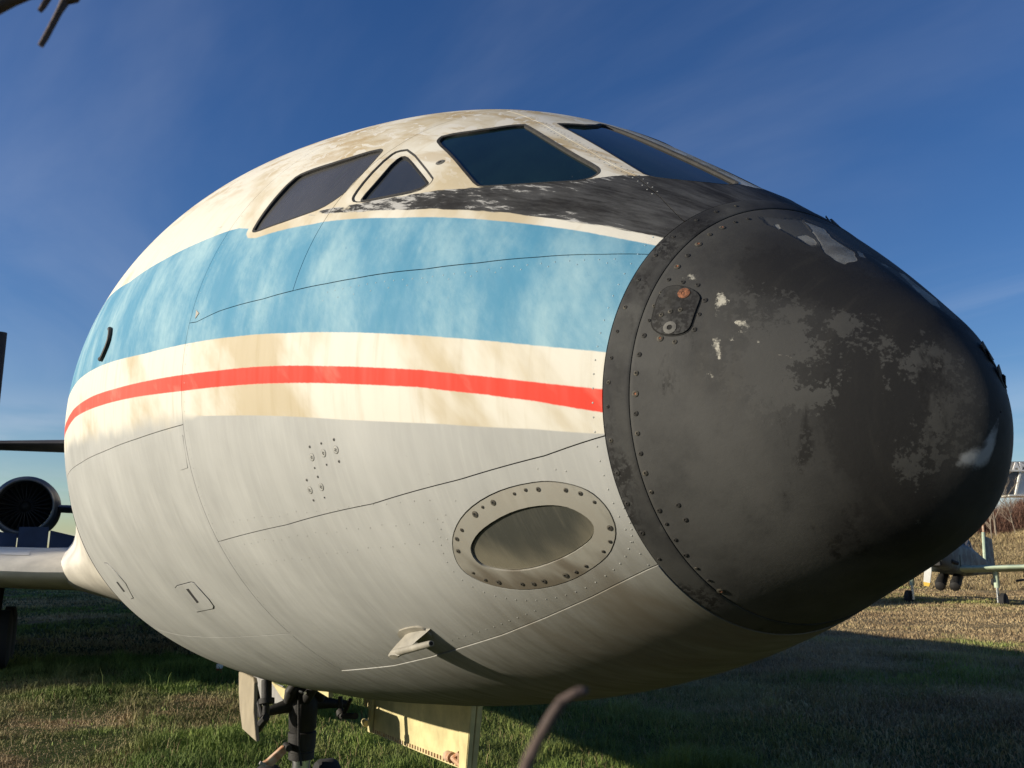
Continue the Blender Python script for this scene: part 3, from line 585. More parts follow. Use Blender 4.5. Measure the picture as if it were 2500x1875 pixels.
hull_sheet('skin_panel', band_poly(S_OUT, SA, L3, lambda s: 360-L3(s)), [], ST_*1.2, M['paint'], AIR, off=.0028, lip=.009)
# belly aft of the gear bay opening
def bay(s0, s1, half): return [(s0, 180-half), (s1, 180-half), (s1, 180+half), (s0, 180+half)]
BAY = [tuple(p) for p in resample(bay(2.95, 5.7, 17), .08, 1.4)]
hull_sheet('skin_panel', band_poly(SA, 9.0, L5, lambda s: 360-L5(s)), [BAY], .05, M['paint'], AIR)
# inner structure under the skins, and the rear fuselage
def tube_hull(name, ss, off, mat, painted=False, nth=96, cut=None):
    th = np.linspace(0, 360, nth, endpoint=False); S, T = np.meshgrid(ss, th, indexing='ij'); n = nrm(S, T); P = (pt(S, T)+n*off).reshape(-1, 3)
    F = grid_faces(len(ss), nth, True)
    if cut is not None:
        sf, tf = S.ravel(), T.ravel(); F = [q for q in F if not cut(np.mean([sf[i] for i in q]), tf[q[0]])]
    me = mesh(name, P, F, True)
    if painted: paint(me, S.ravel(), T.ravel())
    return link(name, me, AIR, (mat,))
tube_hull('inner_structure', np.linspace(.44, 9.1, 90), -.034, M['inner'], cut=lambda s, t: 2.9 < s < 5.75 and 160 < t < 200)
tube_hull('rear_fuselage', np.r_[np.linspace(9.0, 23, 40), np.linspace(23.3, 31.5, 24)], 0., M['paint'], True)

# radome rim and radome
th = np.linspace(0, 360, 361)[:-1]
def ring_sheet(name, rows, mat, extra=None, nth=360):
    th = np.linspace(0, 360, nth+1)[:-1]; P = []; S = []; T = []
    for f, o in rows:
        s = f(th) if callable(f) else np.full(nth, f); P.append(pt(s, th)+nrm(s, th)*o); S.append(s); T.append(th)
    P = np.concatenate(P); S = np.concatenate(S); T = np.concatenate(T)
    me = mesh(name, P, grid_faces(len(rows), nth, True), True); add_vec(me, 'hull', np.stack([S, np.abs((T+180) % 360-180)*rad(1)*rl(S), T*0], -1))
    if extra: extra(me, S, T)
    me.set_sharp_from_angle(angle=rad(35))
    return link(name, me, AIR, (mat,))
ring_sheet('radome_rim', [(lambda t: S_OUT(t)-.001, -.012), (lambda t: S_OUT(t)-.001, .001), (lambda t: S_OUT(t)-.003, .0014)]+[((lambda t, k=k: S_IN(t)+(S_OUT(t)-S_IN(t))*k), .0016) for k in np.linspace(.9, .12, 8)]+[(lambda t: S_IN(t)+.003, .0015), (lambda t: S_IN(t)+.0005, .0008), (lambda t: S_IN(t)+.0005, -.012)], M['rim'])
CHIPS = [[(0.3926,5.98),(0.3768,3.92),(0.363,1.51),(0.3215,4.96),(0.2923,4.82),(0.2745,3.83),(0.2469,8.6),(0.2426,13.28),(0.2393,17.08),(0.2544,18.18),(0.2798,17.47),(0.3035,14.14),(0.341,9.93),(0.3686,6.94)],
 [(0.3862,18.84),(0.3848,17.37),(0.3685,19.14),(0.3685,20.31)], [(0.2829,0.81),(0.2751,-0.97),(0.2583,1.82),(0.261,3.99)],
 [(0.2306,-10.22),(0.2343,-14),(0.2114,-14.6),(0.1784,-15.37),(0.1648,-18.4),(0.1141,-6.17),(0.1178,-0.79),(0.1474,-3.07),(0.19,-7.15)],
 [(0.2494,-3.28),(0.2495,-6.85),(0.2413,-8.76),(0.2383,-4.5)], [(0.3374,18.52),(0.3384,14.04),(0.3224,13.44),(0.3047,15.19),(0.3055,18.9),(0.3247,18.61)],
 [(0.5132,139.49),(0.4981,138.6),(0.4967,139.48),(0.5056,140.41),(0.5145,140.24)], [(0.519,142.82),(0.5086,142.52),(0.5141,143.39)]]
PRIMER = [[(0.421,18.57),(0.4047,12.39),(0.3961,5.46),(0.341,9.93),(0.3035,14.14),(0.3047,18.43),(0.3337,19.26),(0.3665,19.51),(0.3895,20.56)],
 [(0.4072,3.81),(0.4007,-4.07),(0.4098,-12.03),(0.3395,-10.32),(0.2824,-7.05),(0.2817,1.05),(0.303,3.4),(0.3275,3.88),(0.363,1.51)],
 [(0.2663,-3.96),(0.2431,-9.86),(0.2174,-11.97),(0.1935,-18.89),(0.1494,-19.3),(0.0984,-17.42),(0.0861,-6.85),(0.1119,-2.98),(0.152,-3.58),(0.2025,-4.57)]]
WORN = [[(0.1826,49.55),(0.1691,45.78),(0.15,44.7),(0.1391,46.27),(0.1309,55.46),(0.1343,60.69),(0.1329,65.67),(0.1489,68.64),(0.1628,67.33),(0.1729,59.03)],
 [(0.2462,52.7),(0.2159,47.53),(0.2018,53.67),(0.1949,59),(0.1764,62.85),(0.1757,68.52),(0.1909,72.19),(0.2014,76.28),(0.1979,83.03),(0.2022,91.38),(0.2666,92.89),(0.3004,78.11),(0.2874,65.45),(0.2675,58.84)],
 [(0.0612,41.93),(0.0475,36.26),(0.0354,62.2),(0.0336,99.37),(0.0436,120.38),(0.0592,133.39),(0.0752,128.07),(0.0583,97.36),(0.0539,68.11)]]
BLACK = [[(0.3561,42.64),(0.3372,26.76),(0.2799,25.81),(0.2303,18.88),(0.1928,14.32),(0.152,1.15),(0.0962,1.65),(0.047,35.74),(0.0357,86.05),(0.1056,89.03),(0.1165,64.54),(0.1368,46.75),(0.1846,46.98),(0.2421,49.32),(0.2928,51.69)],
 [(0.0558,16.89),(0.0336,99.37),(0.0492,124.15),(0.0815,148.75),(0.1562,167.3),(0.2234,-165.66),(0.1465,-146),(0.0853,-122.93),(0.0451,-93.13),(0.0619,-56.14),(0.0703,-24.81)]]  # second outline paints in the shade on the tip's side away from the sun
SCUFF = [[(0.321,103.57),(0.2565,92.67),(0.1944,80.07),(0.1395,66.84),(0.0925,73.07),(0.089,106.14),(0.1445,127.18),(0.235,131.83),(0.2941,123.95),(0.3293,116.05)]]
SPRAY = [grow(q_, .004) for q_ in [[(0.0385,131.82),(0.0338,128),(0.0297,129.12),(0.0257,130.2),(0.0203,137.4),(0.0169,140.87),(0.012,140.67),(0.0084,133.49),(0.0061,128.98),(0.0062,151.16),(0.0106,158.78),(0.0167,158.38),(0.0225,152.53),(0.0273,146.33),(0.0284,140.95),(0.0311,139.48),(0.0343,136.37)]]]
FLECK = [[(0.3498,56.4),(0.3425,56.61),(0.3256,58.63),(0.3335,60.71),(0.34,62.83),(0.3458,59.62)], [(0.3313,72.56),(0.3218,71.67),(0.3185,73.86),(0.3145,77.47),(0.318,78.43),(0.323,75.75),(0.3297,74.58)],
 [(0.4099,54.61),(0.408,53.22),(0.3969,53.98),(0.3983,55.58),(0.4063,55.37)], [(0.3071,64.67),(0.2928,63.14),(0.2836,64.44),(0.2852,65.54),(0.2995,65.58)],
 [(0.3059,71.05),(0.3008,70.99),(0.3019,71.5)], [(0.2992,69.76),(0.2937,69.2),(0.2949,69.96)], [(0.2936,67.65),(0.2857,66.65),(0.2868,67.35)], [(0.2642,69.89),(0.26,69.26),(0.2612,69.93)],
 [(0.2341,71.98),(0.2302,71.86),(0.232,72.38)], [(0.2207,71.78),(0.2146,71.74),(0.2187,72.15)], [(0.3297,82.84),(0.3239,83.65),(0.3252,84.35),(0.3281,83.38)], [(0.433,61.25),(0.4282,60.27),(0.4276,60.98)],
 [(0.4032,58.62),(0.3832,58.96),(0.3746,60.08),(0.3845,59.37)], [(0.4186,55.42),(0.4147,54.67),(0.4136,55.44)], [(0.3401,64.23),(0.3339,63.37),(0.3362,64.54)]]
def rad_extra(me, s, t):
    tt = (t+180) % 360-180
    for nm, L in (('chip', CHIPS), ('primer', PRIMER), ('worn', WORN), ('black', BLACK), ('spray', SPRAY), ('fleck', FLECK), ('scuff', SCUFF)):
        add_attr(me, nm, np.max([poly_sd(s, tt, q) for q in L], axis=0))
ring_sheet('radome', [(lambda t: S_IN(t)-.0003, -.014), (lambda t: S_IN(t)-.0003, -.0008), (lambda t: S_IN(t)-.0025, 0.)]+[((lambda t, k=k: (S_IN(t)-.0025)*k), 0.) for k in (np.linspace(1, .002, 150)[1:]**1.8)], M['radome'], rad_extra, 420)

# windows: a seal lining the cut-out, a pane set inside it, the frame of the small one
def seal_strip(name, poly, w, depth, mat, parent, lift=.0006):
    poly = grow(poly, -.0007); q = np.array(poly); inn = np.array(grow(poly, -w)); n0 = nrm(q[:, 0], q[:, 1]); n1 = nrm(inn[:, 0], inn[:, 1]); k = len(q)
    V = np.concatenate([pt(q[:, 0], q[:, 1])-n0*depth, pt(q[:, 0], q[:, 1])+n0*lift, pt(inn[:, 0], inn[:, 1])-n1*.002, pt(inn[:, 0], inn[:, 1])-n1*(depth+.004)])
    F = []
    for r in range(3):
        for i in range(k): j = (i+1) % k; F.append((r*k+i, r*k+j, (r+1)*k+j, (r+1)*k+i))
    ob = part(name, (V, F), mat, parent, True); return ob
def window(poly, glass, seal, w=.010, depth=.016, flat=.6, frame=None):
    e = bpy.data.objects.new('cockpit_window', None); COL.objects.link(e); e.parent = AIR
    c = np.array(poly).mean(0); e.location = pt(c[0], c[1]).tolist(); inv = e.location.copy()
    kids = []
    if frame is not None:
        kids.append(hull_sheet('window_frame', grow(frame, -.006), [poly], .02, M['paint'], e, off=-.004, lip=.02))
        kids.append(seal_strip('frame_seal', frame, .0055, .022, M['seal'], e, .0003))
    fine = resample(poly, .02, float(rl(np.array([c[0]]))[0]))
    kids.append(seal_strip('seal', [tuple(x) for x in fine], w, depth+(.004 if frame is not None else 0), seal, e, -.004 if frame is not None else .0006))
    kids.append(hull_sheet('pane', grow(poly, .004), [], .02, glass, e, off=-depth, lip=0, flat=flat, inset=depth*.7, painted=False))
    for k in kids: k.matrix_parent_inverse = Matrix.Translation(-inv)
for f in ((lambda q: q), mirror):
    window(f(W1), M['plexi'], M['seal'], .009, .012, .3)
    window(f(W2), M['dvglass'], M['seal'], .007, .014, .5, f(W2F))
    window(f(W3), M['glass'], M['sealgrey'], .008, .012, .65)
    window(f(W4), M['glass'], M['sealgrey'], .008, .012, .5)

# landing light behind an oval ring
e = bpy.data.objects.new('landing_light', None); COL.objects.link(e); e.parent = AIR
for f in ((lambda q: q), mirror):
    if f is mirror: break
    hull_sheet('light_ring', grow(OV_O, -.0028), [OV_I], .02, M['ring'], e, off=.0005, lip=.01)
    hull_sheet('lens', grow(OV_I, -.002), [], .02, M['lens'], e, off=-.0045, lip=.004, painted=False)

# curled flaps of peeling coating that break the outline of the nose
for (s_, t_), ln, yaw_ in zip([(0.0514,-26.35),(0.0412,-27.32),(0.0297,-42.31),(0.0318,-52.45),(0.4735,-17.64),(0.4956,-17.15)], (.020, .016, .022, .014, .020, .014), (.3, 1.1, .2, .8, .1, .6)):
    n_ = Vector(nrm(s_, t_).tolist()); c_ = Vector(pt(s_, t_).tolist()); u_ = Vector((0, 0, 1)); u_ = (u_-n_*u_.dot(n_)).normalized(); v_ = n_.cross(u_); u_, v_ = u_*math.cos(yaw_)+v_*math.sin(yaw_), v_*math.cos(yaw_)-u_*math.sin(yaw_)
    top_ = [c_+u_*ln*a+v_*b*ln+n_*h for a, b, h in ((-1.2, -.9, .0), (-.2, -1.1, .002), (.6, -.8, .005), (.8, .1, .008), (.6, .9, .005), (-.3, 1., .0015), (-1.1, .8, 0))]
    part('peeled_flap', prism(top_, tuple(-n_*.002)), M['screwd'], AIR)
hull_sheet('dark_seam_band', [tuple(q_) for q_ in resample([(6.22, 99), (6.5, 97), (6.5, 141), (6.28, 143)], .1, 1.6)], [], .08, M['leg'], AIR, off=.002, lip=.002, painted=False)  # dark strip laid on the flank skin
# screws: a shallow countersunk head in a stained dish
def screw_mesh(name, r, mats):
    k = 14; V = [(0, 0, .0002)]; F = []; rs = ((r*.30, .0002), (r*.42, .0011), (r*.62, .0009), (r, .0002))
    for q, z in rs: V += [(q*math.cos(2*math.pi*i/k), q*math.sin(2*math.pi*i/k), z) for i in range(k)]
    F += [(0, 1+i, 1+(i+1) % k) for i in range(k)]
    for a in range(3): F += [(1+a*k+i, 1+(a+1)*k+i, 1+(a+1)*k+(i+1) % k, 1+a*k+(i+1) % k) for i in range(k)]
    me = mesh(name, V, F)
    for mt in mats: me.materials.append(mt)
    for i, p in enumerate(me.polygons): p.material_index = 0 if i < 2*k else 1
    return me
SC_A = screw_mesh('screw', .0068, (M['hole'], M['screw'])); SC_R = screw_mesh('screw', .0070, (M['screwr'], M['screw'])); SC_S = screw_mesh('screw', .0048, (M['hole'], M['screw'])); SC_B = screw_mesh('screw', .014, (M['hole'], M['dim']))
SC_D = screw_mesh('screw', .0046, (M['hole'], M['screwd'])); SC_H = screw_mesh('screw', .013, (M['screwr'], M['screwr']))
def place(name, me, s, t, parent, off=.0006, rnd=True):
    n = Vector(nrm(s, t).tolist()); q = n.to_track_quat('Z', 'Y'); sc = 1+random.uniform(-.2, .25) if rnd else 1
    ob = bpy.data.objects.new(name, me); COL.objects.link(ob); ob.parent = parent
    ob.matrix_world = Matrix.Translation(Vector(pt(s, t).tolist())+n*off) @ (q @ Matrix.Rotation(random.uniform(0, 6), 3, 'Z').to_quaternion()).to_matrix().to_4x4() @ Matrix.Diagonal((sc, sc, 1, 1))
    return ob
for s_, t_ in [(0.8821,116.55),(0.8531,115.21),(0.8202,114.46),(0.758,112.95),(0.7274,112.34),(0.6972,112.43),(0.6365,113.12),(0.6079,114.18),(0.5863,116.52),(0.5808,123.1),(0.5972,126.36),(0.6239,128.38),(0.6828,131.02),(0.7147,131.91),(0.7441,132.27),(0.8072,132.67),(0.839,132.85),(0.8689,132.46),(0.9296,131.25),(0.9624,130.35),(0.9834,128.52),(0.9864,123.67),(0.9694,121.22),(0.9412,119.51)]:
    place('screw', random.choice((SC_S, SC_A, SC_S)), s_, t_, e, .0014)
for s_, t_ in [(0.4853,43.6),(0.482,34.3),(0.4779,27.13),(0.4747,19.95),(0.4885,51.69),(0.492,60.4),(0.4965,68.87),(0.4996,75.61),(0.5033,82.48),(0.5064,88.53),(0.5102,94.38),(0.5132,102.44),(0.5175,110.31),(0.522,117.89),(0.5236,125.76),(0.5258,133.43)]:
    place('screw', random.choice((SC_D, SC_D, SC_S)), s_, t_, AIR, .0022)
for s_, t_ in [(0.4246,22.97),(0.4296,27.52),(0.4323,32.48),(0.4354,37.43),(0.4355,42.7),(0.436,48.03),(0.4391,52.86),(0.4405,57.76),(0.4419,62.31),(0.4451,66.66),(0.4462,71.05),(0.4491,75.43),(0.4526,80.67),(0.4552,85.61),(0.4567,90.89),(0.3645,60.76),(0.3645,65.75),(0.365,70.74),(0.3929,75.62),(0.4191,75.41),(0.4145,57.22),(0.3881,56.63),(0.4589,95.85),(0.4612,100.87),(0.4637,105.9),(0.4659,110.93),(0.4682,115.85),(0.47,120.87),(0.4699,124.69),(0.4723,129.44),(0.4745,134.25),(0.4756,138.91),(0.4758,143.53),(0.4774,148.14),(0.4313,120.23),(0.4323,124.55)]:
    place('screw', random.choice((SC_D, SC_S, SC_D, SC_D, SC_R)), s_, t_, AIR, .001)
# hatch on the radome
HT = rounded([(0.4218,58.99),(0.4035,58.54),(0.3858,58.88),(0.3746,60.08),(0.3718,61.31),(0.3716,67.91),(0.3721,70.43),(0.3785,72.31),(0.3948,73.69),(0.4148,74.16),(0.4301,73.32),(0.4379,72.07),(0.4397,70.62),(0.442,65.62),(0.4416,62.72),(0.4373,60.59)], .25, 1)
h = hull_sheet('access_hatch', HT, [], .02, M['rim'], AIR, off=.0030, lip=.004, painted=False)
hull_sheet('hatch_gap', grow(HT, .0032), [], .02, M['hole'], h, off=.0006, lip=0, painted=False)
for (s_, t_), me_ in zip([(0.4021,60.76),(0.4056,71.94),(0.4261,68.86),(0.4124,67.32),(0.3967,66.05)], (SC_H, SC_B, SC_S, SC_S, SC_S)):
    place('screw', me_, s_, t_, h, .0036, False)
# flush panels on the flank
for poly, slot in (([(2.9375,128.09),(2.8802,127.57),(2.6595,126.84),(2.623,126.92),(2.6094,128.65),(2.5995,130.59),(2.6125,132.05),(2.6451,132.61),(2.924,133.53),(2.9457,133.07),(2.95,130.62),(2.9493,128.62)], [(2.7791,128.2),(2.7395,128.1),(2.7495,131.1),(2.7872,131.33)]),
                   ([(4.3679,122.27),(4.2059,122.38),(4.0677,124.47),(4.0033,127.13),(4.1783,130.82),(4.3607,131.2),(4.4477,129.71),(4.3987,126.79),(4.408,124.02)], [(4.38,126.79),(4.28,126.7),(4.2848,129.13),(4.4025,129.35)])):
    gp_ = hull_sheet('flush_panel', grow(poly, .003), [], .02, M['hole'], AIR, off=.0004, lip=0, painted=False)
    pn = hull_sheet('panel_door', grow(poly, -.001), [], .02, M['paint'], gp_, off=.0030, lip=.003)
    hull_sheet('slot', slot, [], .02, M['hole'], gp_, off=.0036, lip=0, painted=False)
# static ports
SC_T = screw_mesh('screw', .0036, (M['hole'], M['dim']))
for (s_, t_) in [(1.3927,103.7),(1.3389,103.09),(1.2832,102.4),(1.3919,107.32),(1.336,106.75),(1.2807,106.17),(1.444,109.38),(1.3889,108.84),(1.444,112.92),(1.3888,112.48)]: place('screw', SC_T, s_, t_, AIR)
M['rivet'] = simple('painted_rivet', (0.36, 0.36, 0.33), .6, var=.25, scale=40)
def port_mesh(r):
    k = 18; V = [(0, 0, .0007)]; F = []
    for q, z in ((r*.92, .0007), (r, .0003), (r*1.07, .0001)): V += [(q*math.cos(2*math.pi*i/k), q*math.sin(2*math.pi*i/k), z) for i in range(k)]
    F += [(0, 1+i, 1+(i+1) % k) for i in range(k)]
    for a in range(2): F += [(1+a*k+i, 1+(a+1)*k+i, 1+(a+1)*k+(i+1) % k, 1+a*k+(i+1) % k) for i in range(k)]
    me = mesh('static_port', V, F); me.materials.append(M['rivet']); me.materials.append(M['screw'])
    for i, p in enumerate(me.polygons): p.material_index = 1 if i >= 2*k else 0
    return me
PM = port_mesh(.0105)
for (s_, t_) in [(1.3925,105.47),(1.3378,104.78),(1.2827,104.16),(1.4435,111.13),(1.3874,110.62)]:
    p_ = place('static_port', PM, s_, t_, AIR, .0006, False)
    if (s_, t_) != (0, 0):
        for k in range(4): place('port_hole', SC_T, s_+.003*math.cos(k*1.57+.4), t_+.2*math.sin(k*1.57+.4), AIR, .0016, False).scale = (.45, .45, 1)
s_, t_ = [(1.2275,43.68)][0]; place('sensor_port', SC_B, s_, t_, AIR, .001, False)
# raised strip low on the band, aft
q = [(3.215,78.78),(3.1852,79.2),(3.1611,80.25),(3.1521,81.29),(3.1627,82.24),(3.1828,83),(3.2082,83.89),(3.2345,84.41),(3.2619,84.36)]
part('drain_strip', tube([(pt(a, b)+nrm(a, b)*.006).tolist() for a, b in q], .011, 8), M['leg'], AIR, True)
hull_sheet('small_plate', [(2.1024,79.32),(2.0723,79.96),(2.0924,80.86)], [], .02, M['plate'], AIR, off=.002, lip=.002, painted=False)
hull_sheet('doubler_plate', [(2.2196,100.64),(2.1491,100.66),(2.1589,106.2),(2.2277,106.48)], [], .03, M['paint'], AIR, off=.0016, lip=.0016)
# rows of rivets that show on the flank
M['rivet'] = M.get('rivet') or simple('painted_rivet', (0.36, 0.36, 0.33), .6, var=.25, scale=40); M['rivetb'] = simple('painted_rivet_blue', (0.244, 0.370, 0.429), .6, var=.2, scale=40)
RVV = []; RVB = []
def rivet_row(pts, off=.0002, r=.0022):
    for s_, t_ in pts:
        n = Vector(nrm(s_, t_).tolist()); c = Vector(pt(s_, t_).tolist())+n*off; u = n.orthogonal().normalized(); v = n.cross(u); k = 7
        V = [c+n*.0006]+[c+(u*math.cos(2*math.pi*i/k)+v*math.sin(2*math.pi*i/k))*r*.7+n*.0005 for i in range(k)]+[c+(u*math.cos(2*math.pi*i/k)+v*math.sin(2*math.pi*i/k))*r for i in range(k)]
        (RVB if F_BT(s_)-3 < t_ < F_BB(s_) else RVV).append((V, [(0, 1+i, 1+(i+1) % k) for i in range(k)]+[(1+i, 1+k+i, 1+k+(i+1) % k, 1+(i+1) % k) for i in range(k)]))
for dlt in (.030,):
    q = resample(grow(OV_O, dlt), .028, .9); rivet_row([tuple(a) for a in q if a[1] > 118 or random.random() < .3])
s_ = np.arange(.56, 1.35, .030); rivet_row(list(zip(s_, L1(s_)+1.9+.2*np.sin(s_*9)))); rivet_row([(a, b) for a, b in zip(s_[::2]+.01, L1(s_[::2])+3.4)])
t_ = np.arange(46, 150, 3.4); rivet_row([(float(S_OUT(t))+.020, t) for t in t_]); 
s_ = np.arange(.9, 2.1, .034); rivet_row(list(zip(s_, L3(s_)-2.2))); 
s_ = np.arange(.62, 1.22, .022); rivet_row(list(zip(s_, CR(s_)+.9)), r=.0024); rivet_row(list(zip(s_, CR(s_)-.9)), r=.0024)
t_ = np.arange(60, 140, 1.6); rivet_row([(SA-.022, t) for t in t_], r=.0022)
for a0 in (113, 117, 121): s_ = np.arange(1.0, 2.0, .05); rivet_row([(a, a0+6*random.random()*.1+(a-1)*3) for a in s_], r=.0022)
tag(part('rivet_rows', join(*RVV), M['rivet'], AIR, True), kind='stuff'); tag(part('rivet_rows', join(*RVB), M['rivetb'], AIR, True), kind='stuff')

# pitot probe
pb = hull_sheet('pitot_probe', rounded([(1.4576,139.74),(1.392,139.05),(1.3339,138.98),(1.3209,140.07),(1.3197,141.59),(1.3354,142.08),(1.3952,142.51),(1.4781,141.7)], .25, 1), [], .02, M['plate'], AIR, off=.006, lip=.007, painted=False)
B0 = Vector(pt(*[(1.3918,140.69)][0]).tolist()); NB = Vector(nrm(*[(1.3918,140.69)][0]).tolist())
def near_hull(px_pt): return Vector(px_pt)
DF = Vector((1, 0, 0)); DF = (DF-NB*DF.dot(NB)).normalized()
EL = B0+NB*.062-DF*.030                                # elbow
part('mast', loft([[B0+NB*h*.88+DF*(o_+(a-.5)*c)+NB.cross(DF)*b*.05 for a, b in ((0, 0), (.1, .12), (.35, .19), (.75, .13), (1, 0), (.75, -.13), (.35, -.19), (.1, -.12))] for h, o_, c in ((-.006, .02, .15), (.012, .012, .135), (.04, -.012, .115), (.066, -.028, .10), (.080, -.034, .085), (.086, -.036, .05))]), M['plate'], pb, True)
TIP = (-1.1848, -0.6077, 1.5723)
part('probe_tube', tube([EL-DF*.02, EL+(Vector(TIP)-EL)*.3, EL+(Vector(TIP)-EL)*.92, Vector(TIP)], [.011, .0095, .0085, .0075], 14), M['plate'], pb, True)
part('probe_mouth', tube([Vector(TIP)-(EL-Vector(TIP)).normalized()*-.001, Vector(TIP)+(Vector(TIP)-EL).normalized()*.0008], .005, 12), M['hole'], pb, True)

# ------------------------------------------------------------------ nose gear and its doors
e = bpy.data.objects.new('nose_gear', None); COL.objects.link(e); e.parent = AIR
X0 = -5.30
part('strut', tube([(X0, 0, 1.35), (X0, 0, .84), (X0, 0, .80), (X0, 0, .62), (X0, 0, .60), (X0, 0, .47)], [.088, .088, .098, .092, .080, .080], 24), M['leg'], e, True)
part('collar', tube([(X0, 0, .60), (X0, 0, .595), (X0, 0, .49), (X0, 0, .485)], [.083, .094, .092, .083], 24), M['leg'], e, True)
part('collar', tube([(X0, 0, .475), (X0, 0, .47), (X0, 0, .425), (X0, 0, .42)], [.07, .086, .086, .07], 24), M['leg'], e, True)
part('piston', tube([(X0, 0, .44), (X0, 0, .16)], .060, 24), M['chrome'], e, True)
part('axle', tube([(X0-.08, -.24, .19), (X0-.08, .24, .19)], .035, 14), M['leg'], e, True)
for sy in (-.20, .20):
    wv = [(X0-.08, sy+q_, .19) for q_ in (-.075, -.07, -.045, .045, .07, .075)]
    wh = part('wheel', tube(wv, [.14, .18, .195, .195, .18, .14], 32), M['tyre'], e, True)
    part('rim', tube([(X0-.08, sy-.08, .19), (X0-.08, sy+.08, .19)], .10, 20), M['leg'], wh, True)
part('cross_arm', join(tube([(X0, -.30, .735), (X0, -.22, .745), (X0, -.08, .775), (X0, .08, .785), (X0, .22, .76), (X0, .30, .752)], [.026, .03, .05, .05, .03, .026], 12)), M['leg'], e, True)
part('steering_horn', tube([(X0+.02, -.11, .80), (X0+.06, -.10, .86), (X0+.05, -.05, .93)], [.03, .045, .04], 12), M['leg'], e, True)
part('steering_horn', tube([(X0+.02, .11, .80), (X0+.06, .10, .86), (X0+.05, .05, .93)], [.03, .045, .04], 12), M['leg'], e, True)
TL = [(-5.2,-0.273,0.439),(-5.2,-0.245,0.451),(-5.2,-0.143,0.533),(-5.2,-0.11,0.52),(-5.2,-0.12,0.49),(-5.2,-0.209,0.412)]
part('torque_link', prism(TL, (-.05, 0, 0)), M['rust'], e, bevel=.004)
part('link_bolt', tube([Vector(TL[3])+Vector((.02, 0, 0)), Vector(TL[3])+Vector((-.09, 0, 0))], .022, 12), M['leg'], e, True)
LB = [(-5.2,-0.291,0.446),(-5.2,-0.254,0.427)]
part('link_fork', tube([LB[0], LB[1]], .011, 8), M['greydoor'], e, True)
part('hydraulic_line', tube([(X0+.09, -.06, .95), (X0+.10, -.05, .7), (X0+.09, -.04, .52), (X0+.10, -.02, .40)], .008, 8), M['leg'], e, True)
part('drag_brace', tube([(X0+.05, 0, .80), (X0+.75, 0, 1.16)], [.035, .03], 12), M['leg'], e, True)

SDP = [(-5.225,-0.45,1.018),(-5.04,-0.45,1.033),(-4.673,-0.45,1.048),(-4.629,-0.45,1.025),(-4.601,-0.45,0.862),(-4.525,-0.45,0.777),(-4.474,-0.45,0.722),(-4.968,-0.45,0.705),(-5.109,-0.45,0.801),(-5.178,-0.45,0.896)]
sd = part('gear_door', prism(SDP, (0, .022, 0)), M['tan'], AIR, bevel=.003); sd['label'] = 'tan starboard nose gear door seen edge-on'
RD = [(-4.508,-0.4,1.054),(-4.481,-0.4,0.954),(-4.473,-0.4,0.926),(-4.489,-0.4,0.84)]
part('door_actuator', join(tube([RD[0], RD[1]], .030, 12), tube([RD[1], RD[3]], .020, 12), tube([RD[1], RD[2]], .045, 12)), M['leg'], sd, True)
BR = [(-4.8,-0.42,1.013),(-4.484,-0.42,0.849)]
part('door_brace', tube([BR[0], BR[1]], .014, 8), M['leg'], sd, True)
BR = [(-4.745,-0.41,0.731),(-4.412,-0.41,0.86)]
part('door_brace', tube([BR[0], BR[1]], [.03, .022], 8), M['leg'], sd, True)
PDP = [(-5.161,0.38,0.817),(-5.155,0.38,0.759),(-4.988,0.38,0.745),(-5.006,0.38,0.69),(-5.135,0.38,0.658),(-5.054,0.38,0.643),(-5.052,0.38,0.617),(-4.947,0.38,0.615),(-4.114,0.38,0.668),(-3.45,0.38,0.71),(-3.261,0.38,0.722),(-3.184,0.38,1.053),(-3.185,0.38,1.104)]
pdoor = part('gear_door', prism(PDP, (0, .03, 0)), M['yellow'], AIR, bevel=.003); pdoor['label'] = 'yellow-primed inside of the port nose gear door'
FL = [(-3.337,0.375,1.094),(-3.173,0.375,1.097),(-3.249,0.375,0.725),(-3.339,0.375,0.722)]
part('edge_flange', prism(FL, (0, -.03, 0)), M['yellow'], pdoor, bevel=.004)
FP = [(-4.952,0.375,0.846),(-4.878,0.375,0.857),(-4.912,0.375,0.626),(-4.968,0.375,0.622)]
part('edge_flange', prism(FP, (0, -.02, 0)), M['yellow'], pdoor, bevel=.003)
LK = [(-3.533,0.36,0.753),(-3.464,0.36,0.756),(-3.364,0.36,0.799),(-3.368,0.36,0.744),(-3.33,0.36,0.74)]
part('latch_bracket', join(tube([LK[0], LK[1]], .026, 12), tube([LK[1], LK[2]], .011, 8), tube([LK[2], LK[3]], .011, 8), tube([LK[1], LK[4]], .013, 8)), M['rust'], pdoor, True)
HB = [(-5.066,0.36,0.669),(-5.007,0.36,0.663)]
part('hinge_lug', tube([HB[0], HB[1]], .022, 10), M['yellow'], pdoor, True)
rivs = []
for k in range(34):
    a = k/33; p0 = Vector(PDP[7]).lerp(Vector(PDP[9]), a); p1 = p0+Vector((0, -.004, .022)); rivs.append(box((p0+p1)/2+Vector((0, -.002, .008)), (.010, .006, .020)))
tag(part('hinge_knuckles', join(*rivs), M['rust'], pdoor), kind='stuff')
RDP = [(-8.708,0.42,0.46),(-8.253,0.42,0.471),(-7.671,0.42,0.497),(-7.647,0.42,0.384),(-7.87,0.42,0.373),(-8.151,0.42,0.385)]
rd = part('gear_door', prism(RDP, (0, .02, 0)), M['yellow'], AIR, bevel=.003); rd['label'] = 'small yellow rear door behind the gear leg'
GDP = [(-10.616,0.55,0.277),(-8.738,0.55,0.403),(-8.701,0.55,0.242),(-9.477,0.55,0.119),(-9.841,0.55,0.047),(-10.165,0.55,0.036)]
